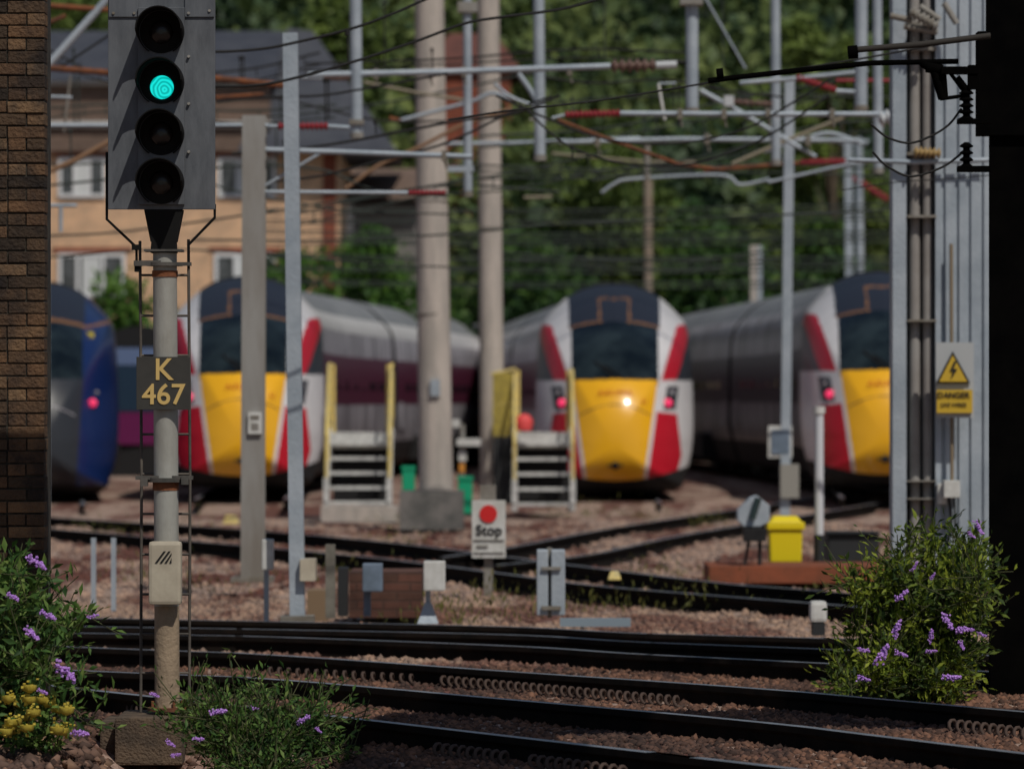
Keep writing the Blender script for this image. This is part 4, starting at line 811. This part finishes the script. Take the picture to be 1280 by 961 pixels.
ex = [('tan wire over the brown storey of the house', 62, [(60, 135), (150, 131), (300, 139), (420, 131)], [(98, 95, 160), (175, 135, 200)]), ('wire falling from the rusty arm towards the thick column', 58, [(250, 106), (370, 128), (470, 150), (560, 152)], [(300, 70, 110), (304, 70, 112)]),
    ('wire just above the pale boom with the brown insulator', 57, [(380, 80), (560, 74), (720, 62), (860, 66)], [(540, 60, 90), (480, 0, 85)]), ('loose wire hanging under the brown insulator', 54, [(650, 92), (740, 104), (830, 100), (900, 112), (980, 122)], [(842, 105, 150), (848, 105, 160)]),
    ('wire from the thin column up to the close pair of drop tubes', 62, [(600, 170), (760, 160), (900, 128), (1075, 96)], [(715, 120, 160), (820, 145, 170)]), ('wire rising from the kinked arm to the ribbed column', 63, [(740, 215), (880, 196), (1010, 160), (1115, 148)], [(960, 150, 170), (1050, 140, 175)]),
    ('low wire level with the yellow ribbed insulator', 72, [(560, 205), (760, 212), (960, 206), (1120, 212)], [(930, 150, 205)]), ('crossing wire behind the drop tube above the slate roof', 66, [(300, 150), (440, 135), (580, 110), (700, 82)], [(345, 150, 240)]),
    ('slanting wire across both concrete columns near their middle', 64, [(360, 268), (520, 236), (640, 216), (760, 190)], []), ('drooping wire low between the thick column and the slim mast', 80, [(560, 306), (700, 322), (860, 326), (980, 310)], []), ('sagging wire over the left roof valley', 60, [(60, 62), (140, 95), (300, 88), (400, 66)], [])]
for lb, d_, pts_, dr_ in ex: wire(lb, d_, pts_, 1.8, cable if d_ < 61 else wirem, drops=dr_, pair=[13, 0, 9, 0, 15, 11, 8, 0, 17, 10, 12][[e_[0] for e_ in ex].index(lb)])
wire('thin wire passing close over the left train', 60, [(60, 322), (200, 312), (330, 318), (470, 330), (600, 335)], 1.5, wirem)

# ------------------------------------------------------------------ yard furniture
def steps(label, x0, x1, ybot, ytop, yrail, d):
    s = F/d; X0, X1 = (x0-640)/s, (x1-640)/s; z0, z1, zr = [EYE-(y-HZ)/s for y in (ybot, ytop, yrail)]
    root = empty('access_steps', ((X0+X1)/2, d, z0), label, 'steps', 'steel access steps beside the trains'); n_ = 5; dep = 1.1
    lite = mat('step_grey', (.62, .62, .60), .6, 0, (.42, .42, .41), 9)
    for k in range(n_):
        z = z0+(z1-z0)*k/n_+.05; m = MB(); m.box(((X0+X1)/2, d+dep*k/n_, z), (X1-X0-.16, .22, .05)); m.build('tread', lite, root)
    m = MB(); m.box(((X0+X1)/2, d+dep+.5, z1-.04), (X1-X0-.02, 1.2, .08)); m.box(((X0+X1)/2, d+dep-.11, z1-.13), (X1-X0-.02, .02, .26)); m.build('landing', lite, root)
    for X in (X0+.04, X1-.04):
        m = MB(); a, b = Vector((X, d-.1, z0)), Vector((X, d+dep, z1)); v = (b-a).normalized(); m.box((a+b)/2, (.07, (b-a).length, .22), Matrix.Rotation(math.atan2(v.z, v.y), 3, 'X')); m.box((X, d-.1, z0+.2), (.09, .09, .5)); m.build('stringer', lite, root)
        m = MB(); h = zr-z1
        for t in (0, .5, 1): q = a.lerp(b, t); m.tube([q, q+Vector((0, 0, h))], .028, 8)
        m.tube([a+Vector((0, 0, h)), b+Vector((0, 0, h)), b+Vector((0, 1, h))], .03, 8); m.tube([a+Vector((0, 0, h*.5)), b+Vector((0, 0, h*.5)), b+Vector((0, 1, h*.5))], .026, 8)
        m.tube([b+Vector((.06 if X < (X0+X1)/2 else -.06, .3, 0)), b+Vector((.06 if X < (X0+X1)/2 else -.06, .3, h))], .03, 8); m.box(b+Vector((0, .5, h*.55)), (.05, .9, h*.7)); m.build('handrail', yellowp, root)
    m = MB(); m.box(((X0+X1)/2, d+dep+.6, (z0+z1)/2-.1), (X1-X0-.2, .9, z1-z0-.2)); m.build('frame', tund, root)
steps('steel access steps with yellow rails left of the thick concrete column', 405, 490, 632, 541, 455, 76)
steps('steel access steps with yellow rails beside the middle train', 640, 719, 634, 541, 462, 77)
m = MB(); a, b = P(402, 652, 75.2), P(497, 633, 75.2); m.span((a.x, 74.9, a.z), (b.x, 76.3, b.z)); tag(m.build('concrete_slab', conc, None, tuple(a)), 'low pale concrete slab under the left access steps', 'slab')
yp = empty('mesh_panel', P(628, 640, 79), 'yellow mesh guard panel on dark legs left of the right steps', 'guard panel')
parts(yp, 78, [('b', 'mesh', (616, 466, 640, 545), mat('yellow_mesh', (.42, .33, .06), .7, 0, (.28, .22, .05), 14), .05), ('t', 'rail', [(614, 468), (645, 461)], 4, yellowp), ('b', 'lower_board', (617, 548, 641, 630), darkpl, .3), ('t', 'mid_rail', [(616, 506), (642, 503)], 4, yellowp)])
m = MB(); a = P(655, 528, 77.6); m.lathe(a, (0, 0, 1), [(-.13, .12), (.02, .15), (.1, .11), (.14, .04)], 14); tag(m.build('red_bucket', mat('coral', (.75, .08, .08), .6), None, tuple(a)), 'bright coral red bucket on the landing of the right steps', 'bucket')
def gbin(x0, y0, x1, y1, d, label):
    root = empty('green_bin', P((x0+x1)/2, y1, d), label, 'bin', 'green bins beside the thick column'); m = MB(); a, b = P(x0, y1, d), P(x1, y0, d)
    m.box(((a.x+b.x)/2, d+.1, (a.z+b.z)/2), (b.x-a.x, .3, b.z-a.z), taper=1.08); m.build('body', greenp, root, bevel=.02); m = MB(); m.box(((a.x+b.x)/2, d+.1, b.z+.03), ((b.x-a.x)*1.15, .36, .05)); m.build('lid', greenp, root)
gbin(503, 587, 518, 616, 74, 'green bin at the left of the thick concrete column'); gbin(573, 600, 590, 642, 71.5, 'green bin at the right of the thick concrete column')
lampb = empty('water_point', P(578, 600, 74), 'white capped service post with orange valve behind the thick column', 'service post')
parts(lampb, 74, [('t', 'post', [(578, 530), (578, 640)], 6, galv_d), ('b', 'white_cap', (561, 524, 575, 534), whitep, .2), ('b', 'tray', (571, 548, 601, 557), whitep, .3), ('b', 'gauge', (573, 563, 583, 576), whitep, .1), ('b', 'valve', (574, 579, 581, 590), mat('orange_valve', (.6, .25, .04), .5), .1)])
# stop board
sb = empty('stop_board', P(611, 740, 46), 'white board with a red disc and the word Stop', 'sign')
parts(sb, 46, [('b', 'post', (605, 697, 616, 744), galv_d, .06), ('b', 'lamp_bracket', (600, 606, 620, 625), galv_d, .12)])
m = MB(); m.span(P(590, 697, 45.90), P(632, 625, 45.94)); bd = m.build('board', whitep, sb)
m = MB(); m.lathe(P(610.5, 642, 45.885), (0, 1, 0), [(0, px(46, 11)), (.012, px(46, 11))], 28); m.build('red_disc', redp, bd)
text_mesh('Stop', px(46, 18), P(611, 663, 45.89), 'board_text', blackink, bd, .001, .003); m = MB(); m.span(P(592, 675.5, 45.885), P(630, 674, 45.895)); m.span(P(592, 691, 45.885), P(630, 690, 45.895)); m.span(P(596, 684, 45.885), P(610, 681, 45.895)); m.build('board_lines', galv_d, bd)
# posts with boxes
PG = 'small posts and boxes along the ballast'
def pbox(label, d, x, y0, y1, w, bx=None, bm=whitep, material=galv, base=False, group=PG, name='post_box', cat='post'):
    root = empty(name, P(x, y1, d), label, cat, group); lst = [('b', 'post', (x-w/2, y0, x+w/2, y1), material, px(d, w))]; parts(root, d, lst)
    if bx:
        m = MB(); a, b = P(bx[0], bx[3], d), P(bx[2], bx[1], d); m.span((a.x, d-.22, a.z), (b.x, d-.05, b.z)); m.build('box', bm, root, bevel=.012)
    if base: m = MB(); a = P(x, y1, d); m._add([a+Vector((i*px(d, 13), j*.1, -.01)) for i, j in ((-1, -1), (1, -1), (1, 1), (-1, 1))]+[a+Vector((i*px(d, 4), j*.03, px(d, 24))) for i, j in ((-1, -1), (1, -1), (1, 1), (-1, 1))], [(3, 2, 1, 0), (4, 5, 6, 7), (0, 1, 5, 4), (1, 2, 6, 5), (2, 3, 7, 6), (3, 0, 4, 7)]); m.build('base', material, root)
pbox('thin steel post with white box just right of the brownish mast', 38.5, 333, 673, 776, 6, (329, 673, 343, 711))
pbox('weathered wood post left of the blue grey box', 39, 413, 680, 772, 12, None, material=mat('old_wood', (.20, .19, .16), .9, 0, (.13, .12, .10), 5))
pbox('steel post with a blue grey box', 38.6, 459, 704, 770, 9, (454, 703, 479, 738), greybox, material=greybox)
pbox('steel post on a flared foot with a white box', 38, 535, 700, 777, 6, (530, 700, 557, 737), base=True)
pbox('left one of two thin steel stakes near the brick pier', 40.5, 117, 672, 763, 6, name='stake', cat='stake', group='two thin steel stakes')
pbox('right one of two thin steel stakes near the brick pier', 40.5, 142, 672, 763, 6, name='stake', cat='stake', group='two thin steel stakes')
cab = empty('steel_cabinet', P(688, 770, 39), 'pale grey double steel cabinet behind the third track', 'cabinet')
for a, b in ((671, 685), (689, 706)): m = MB(); m.span(P(a, 769, 38.9), P(b, 686, 39.15)); m.build('door_panel', galv, cab, bevel=.01)
m = MB(); m.span(P(684, 772, 39.0), P(690, 684, 39.1)); m.span(P(677, 762, 38.87), P(701, 757, 38.9)); m.span(P(677, 712, 38.87), P(701, 708, 38.9)); m.build('frame', galv_d, cab)
m = MB(); m.span(P(700, 783, 38.4), P(788, 772, 38.5)); tag(m.build('plank', mat('pale_blue_plank', (.22, .28, .33), .8), None, tuple(P(740, 783, 38.4))), 'pale blue plank lying on the ballast right of the cabinet', 'plank')
# brown dark box behind posts, block of brick
m = MB(); m.span(P(422, 770, 40), P(436, 708, 40.4)); tag(m.build('dark_cabinet', darkpl, None, tuple(P(430, 770, 40))), 'dark narrow cabinet between the wood post and the blue grey box', 'cabinet')
m = MB(); m.span(P(436.5, 772, 40.5), P(530, 710, 41.5)); tag(m.build('brick_block', brickmat('dull_brick', (.13, .055, .04), (.09, .045, .032), (.085, .045, .035), dirt=(.5, .45, .42)), None, tuple(P(480, 772, 40.5))), 'low dull red brick block behind the post boxes', 'brick block')
m = MB(); m.span(P(384, 776, 39.5), P(412, 735, 40)); tag(m.build('timber_block', mat('tan_timber', (.22, .15, .09), .9), None, tuple(P(398, 776, 39.5))), 'tan timber block at the foot of the leaning mast', 'block')
# shunting signal, bins, slab, white post
sh = empty('ground_signal', P(942, 722, 49), 'grey hooded ground signal on a black stem left of the yellow bin', 'ground signal')
m = MB(); A = [P(*q, 48.8) for q in ((922, 650), (922, 638), (938, 622), (946, 619), (962, 632), (962, 652), (950, 658), (930, 658))]; n_ = len(A); m._add(A+[a+Vector((0, .3, 0)) for a in A], [tuple(range(n_)), tuple(range(2*n_-1, n_-1, -1))]+[(i, i+n_, (i+1) % n_+n_, (i+1) % n_) for i in range(n_)]); m.build('head', galv, sh, bevel=.01)
parts(sh, 48.75, [('t', 'shield', [(940, 648), (948, 622)], 9, mat('dark_glass', (.03, .05, .05), .3)), ('b', 'body', (929, 660, 957, 676), black, .3), ('t', 'leg', [(936, 676), (928, 722)], 4, darkpl), ('t', 'leg', [(950, 676), (949, 722)], 5, darkpl)])
yb = empty('yellow_bin', P(982, 703, 50), 'bright yellow grit bin with a domed lid', 'bin')
m = MB(); a, b = P(963, 703, 50), P(1002, 662, 50); m.box(((a.x+b.x)/2, 50.2, (a.z+b.z)/2), (b.x-a.x, .4, b.z-a.z), taper=1.06); m.build('body', binyel, yb, bevel=.02)
m = MB(); m.box(((a.x+b.x)/2, 50.2, b.z+.04), ((b.x-a.x)*1.2, .48, .08)); m.box(((a.x+b.x)/2, 50.2, b.z+.11), ((b.x-a.x)*1.05, .4, .06), taper=.7); m.build('lid', binyel, yb, bevel=.015)
mast('white round post with dark base right of the yellow bin', 50.5, (1024, 703), (1024, 516), 11, [('t', 'cap', [(1024, 508), (1024, 517)], 15, whitep), ('t', 'dark_base', [(1024, 668), (1024, 706)], 14, darkpl)], kind='r', material=mat('white_post', (.60, .62, .66), .5), name='white_post', cat='post', group=None, foot_plate=False)
m = MB(); m.span(P(1035, 703, 51), P(1094, 666, 51.6)); m.span(P(1033, 667, 50.95), P(1096, 663, 51.65)); tag(m.build('dark_crate', darkpl, None, tuple(P(1065, 703, 51)), bevel=.015), 'dark plastic storage crate right of the white post', 'crate')
m = MB(); m.span(P(886, 729, 48.5), P(1094, 702, 49.8)); tag(m.build('rust_slab', mat('rust_slab', (.26, .075, .035), .9, 0, (.18, .06, .03), 3, .4), None, tuple(P(990, 729, 48.5)), bevel=.01), 'rust orange low slab under the yellow bin and white post', 'slab')
gm2 = empty('ground_marker', P(1022, 792, 36.5), 'small white marker block on a dark foot near the right bush', 'marker')
m = MB(); m.span(P(1013, 778, 36.4), P(1032, 750, 36.6)); m.build('block', whitep, gm2, bevel=.03); m = MB(); m.span(P(1016, 794, 36.4), P(1029, 777, 36.6)); m.build('foot', darkpl, gm2)
m = MB(); a = P(768, 719, 46); m.box(a, (.13, .13, .08), taper=.6); tag(m.build('yellow_cone', yellowp, None, tuple(a), bevel=.01), 'tiny yellow marker between the yard rails', 'marker', 'tiny yellow track markers')
m = MB(); a = P(289, 649, 67); m.box(a, (.24, .13, .12), taper=.6); tag(m.build('yellow_cone', yellowp, None, tuple(a), bevel=.01), 'tiny yellow marker under the nose of the left train', 'marker', 'tiny yellow track markers')
stone_l = mat('pale_stone', (.42, .38, .33), .9)
for (x, y, s_, lb) in ((347, 845, 9, 'small white scrap lying beside the second track rail'), (500, 883, 6, 'tiny white stone in the ballast of the nearest track'), (100, 800, 22, 'pale tan stone block left of the signal post'), (97, 850, 10, 'white litter on the ballast left of the signal')):
    a = G(x, y, -.16); r = px(a.y, s_/2); m = MB(); m.box(a+Vector((0, 0, r*.8)), (r*2, r*1.5, r*1.6), Matrix.Rotation(.5, 3, 'Y'), taper=.7); tag(m.build('stone', stone_l, None, tuple(a), bevel=r*.25), lb, 'stone')

# ------------------------------------------------------------------ plants in the foreground
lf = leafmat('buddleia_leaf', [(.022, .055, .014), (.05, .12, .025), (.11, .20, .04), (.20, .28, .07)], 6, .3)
lfy = leafmat('buddleia_leaf_yellowish', [(.02, .045, .014), (.07, .12, .02), (.20, .27, .03), (.36, .42, .05)], 4, .4)  # yellower, brighter leaf greens for the large right bush
purple = mat('purple_flower', (.40, .18, .60), .8, 0, (.52, .30, .74), 60); yflow = mat('yellow_flower', (.38, .29, .03), .8, 0, (.50, .40, .06), 40); stemm = mat('stem', (.06, .065, .025), .8)
def shrub(label, base, spec, leaf, flowers, nleaf=26, lsize=.085, name='buddleia_bush', seed=3, twigs=3, fz=.25):
    """spec: list of (tip x, tip y, tip d) pixels; flowers: (x, y, d, length px, angle)"""
    rg = np.random.default_rng(seed); root = empty(name, base, label, 'bush'); st = MB(); C = []; Dr = []
    for (x, y, d) in spec:
        tip = P(x, y, d); b = Vector(base)+Vector((rg.normal(0, .06), rg.normal(0, .06), 0)); mid = b.lerp(tip, .55)+Vector((0, 0, .18*(tip-b).length)); 
        pts = catmull([b, mid, tip], 6); st.tube(pts, .007, 5, r1=.002)
        for i in range(2, len(pts)):
            for k in range(nleaf//6+1):
                q = pts[i]+Vector(rg.normal(0, .035, 3)); C.append(q); dd = (tip-b).normalized()+Vector(rg.normal(0, .8, 3)); Dr.append(dd)
            if i % 2 == 0:
                for k in range(twigs):
                    e = pts[i]+Vector(rg.normal(0, .11, 3))+Vector((0, 0, .05)); st.tube([pts[i], e], .003, 4)
                    for j in range(5): C.append(pts[i].lerp(e, .3+.7*j/4)+Vector(rg.normal(0, .012, 3))); Dr.append((e-pts[i]).normalized()+Vector(rg.normal(0, .6, 3)))
    st.build('stems', stemm, root); link('foliage', leafmesh('foliage', np.array([tuple(c) for c in C]), lsize, .34, dirs=np.array([tuple(v) for v in Dr])), leaf, root)
    for (x, y, d, L, ang) in flowers:
        a = P(x, y, d-fz); ax = Vector((math.cos(R(ang)), -.2, math.sin(R(ang)))); r = px(d, L); m = MB()
        a0 = a-ax*r/2
        for k in range(60):
            t = rg.random()**.8; q = a0+ax*r*t+Vector(rg.normal(0, 1, 3))*r*.12*(1-t*.7); m.box(q, (r*.10,)*3, Matrix.Rotation(rg.random()*3, 3, 'X') @ Matrix.Rotation(rg.random()*3, 3, 'Z'))
        m.build('flower_spike', purple, root)
rg = np.random.default_rng(21)
spec = [(rg.uniform(-70, 62), rg.uniform(715, 900), 25.2+rg.normal(0, .25)) for k in range(24)]+[(105, 860, 25), (95, 790, 25.1), (45, 722, 25.2), (20, 705, 25.2), (110, 770, 25.3), (85, 800, 25), (110, 905, 25)]
shrub('leafy butterfly bush with purple spikes in front of the brick pier', G(0, 960, -.2)+Vector((-.15, .6, 0)), spec, lf, [(45, 702, 25.1, 26, -35), (60, 769, 25, 20, -25), (40, 792, 25, 22, -40), (82, 839, 24.9, 30, -40), (53, 864, 24.9, 13, -20), (100, 916, 24.8, 20, -5), (117, 770, 25, 13, 20), (15, 745, 25, 18, -30)], nleaf=36, lsize=.07, seed=4)
# ragwort
rag = empty('ragwort', G(45, 955, -.2), 'yellow flowering ragwort at the foot of the bush by the brick pier', 'plant'); st = MB(); C = []
for k in range(19):
    x = rg.uniform(2, 84); y = rg.uniform(858, 915); tip = P(x, y, 24.7+rg.normal(0, .12)); b = Vector(rag.location)+Vector((rg.normal(0, .06), rg.normal(0, .05), 0)); pts = catmull([b, b.lerp(tip, .6)+Vector((0, 0, .03)), tip], 5); st.tube(pts, .004, 4, r1=.002)
    for p_ in pts[2:]:
        for j in range(3): C.append(tuple(p_+Vector(rg.normal(0, .03, 3))))
    fl_ = MB(); fl_.lathe(tip-Vector((0, 0, .03)), (0, 0, 1), [(0, .006), (.015, .038), (.04, .038)], 8)
    for j in range(14): fl_.box(tip+Vector(rg.normal(0, 1, 3))*.02, (.013, .013, .006), Matrix.Rotation(rg.random()*3, 3, 'X'))
    fl_.build('flower_head', yflow, rag)
st.build('stems', stemm, rag); link('foliage', leafmesh('foliage', np.array(C), .06, .35), lf, rag)
spec = [(rg.uniform(225, 425), rg.uniform(892, 950), 25.4+rg.normal(0, .15)) for k in range(34)]+[(315, 858, 25.7), (300, 868, 25.7), (240, 880, 25.8), (440, 940, 25.5), (430, 955, 25.5), (206, 900, 25.8)]
shrub('low weedy bush with purple spikes growing over the signal plinth', G(320, 1000, -.3)+Vector((0, .45, 0)), spec, lf, [(272, 889, 25.3, 20, 5), (379, 899, 25.3, 18, 30), (213, 929, 25.2, 13, -30), (220, 943, 25.2, 12, 10), (248, 923, 25.2, 13, 0), (193, 868, 25.6, 12, -20), (398, 912, 25.3, 10, -40), (318, 885, 25.3, 10, 0)], nleaf=30, lsize=.045, seed=6, name='weedy_bush')
spec = [(1228-175*rg.random()**1.3, rg.uniform(705, 850), 29.75+rg.normal(0, .25)) for k in range(46)]+[(1060, 790, 29.8), (1048, 830, 29.8), (1045, 850, 29.8), (1130, 680, 29.8), (1165, 668, 29.8), (1190, 690, 29.8), (1222, 668, 29.8), (1215, 690, 29.8), (1200, 700, 29.8), (1226, 700, 29.8), (1100, 720, 29.8), (1085, 745, 29.8)]+[(rg.uniform(1050, 1228), rg.uniform(825, 866), 29.5+rg.normal(0, .12)) for k in range(18)]
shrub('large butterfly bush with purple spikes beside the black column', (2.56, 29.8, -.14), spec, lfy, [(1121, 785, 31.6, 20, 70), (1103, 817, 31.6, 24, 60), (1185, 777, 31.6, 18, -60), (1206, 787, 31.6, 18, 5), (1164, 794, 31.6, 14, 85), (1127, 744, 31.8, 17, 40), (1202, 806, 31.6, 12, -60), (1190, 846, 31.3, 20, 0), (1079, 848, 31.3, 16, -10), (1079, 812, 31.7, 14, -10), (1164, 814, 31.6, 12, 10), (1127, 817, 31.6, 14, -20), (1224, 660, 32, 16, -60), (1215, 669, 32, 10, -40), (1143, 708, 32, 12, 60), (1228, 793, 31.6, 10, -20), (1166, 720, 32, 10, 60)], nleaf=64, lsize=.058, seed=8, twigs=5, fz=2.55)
# tufts of weeds about the yard
C = []; cc = [(855, 590, 72), (800, 605, 76), (1080, 665, 58), (125, 645, 66), (240, 640, 68), (740, 612, 76), (885, 628, 72), (700, 610, 76), (490, 655, 62), (560, 770, 40), (820, 728, 44), (510, 575, 74), (420, 690, 50), (640, 745, 45), (720, 750, 43), (250, 715, 47), (880, 755, 43), (190, 700, 50), (600, 765, 41), (820, 690, 52), (1060, 740, 45)]
for x, y, d in cc:
    p_ = P(x, y, d); k = 90; q = RNG.normal(0, 1, (k, 3))*np.array([.28, .2, .12]); q[:, 2] = np.abs(q[:, 2]); C.append(q+np.array([p_.x, d, tz(p_.x, d)]))
tag(link('weeds', leafmesh('weeds', np.concatenate(C), .07, .2, dirs=np.tile([0, 0, 1.], (sum(len(c) for c in C), 1))), leafmat('weed_leaf', [(.06, .07, .02), (.12, .13, .03), (.2, .18, .05)], 2)), 'scattered tufts of weeds and dry grass in the ballast', kind='stuff')
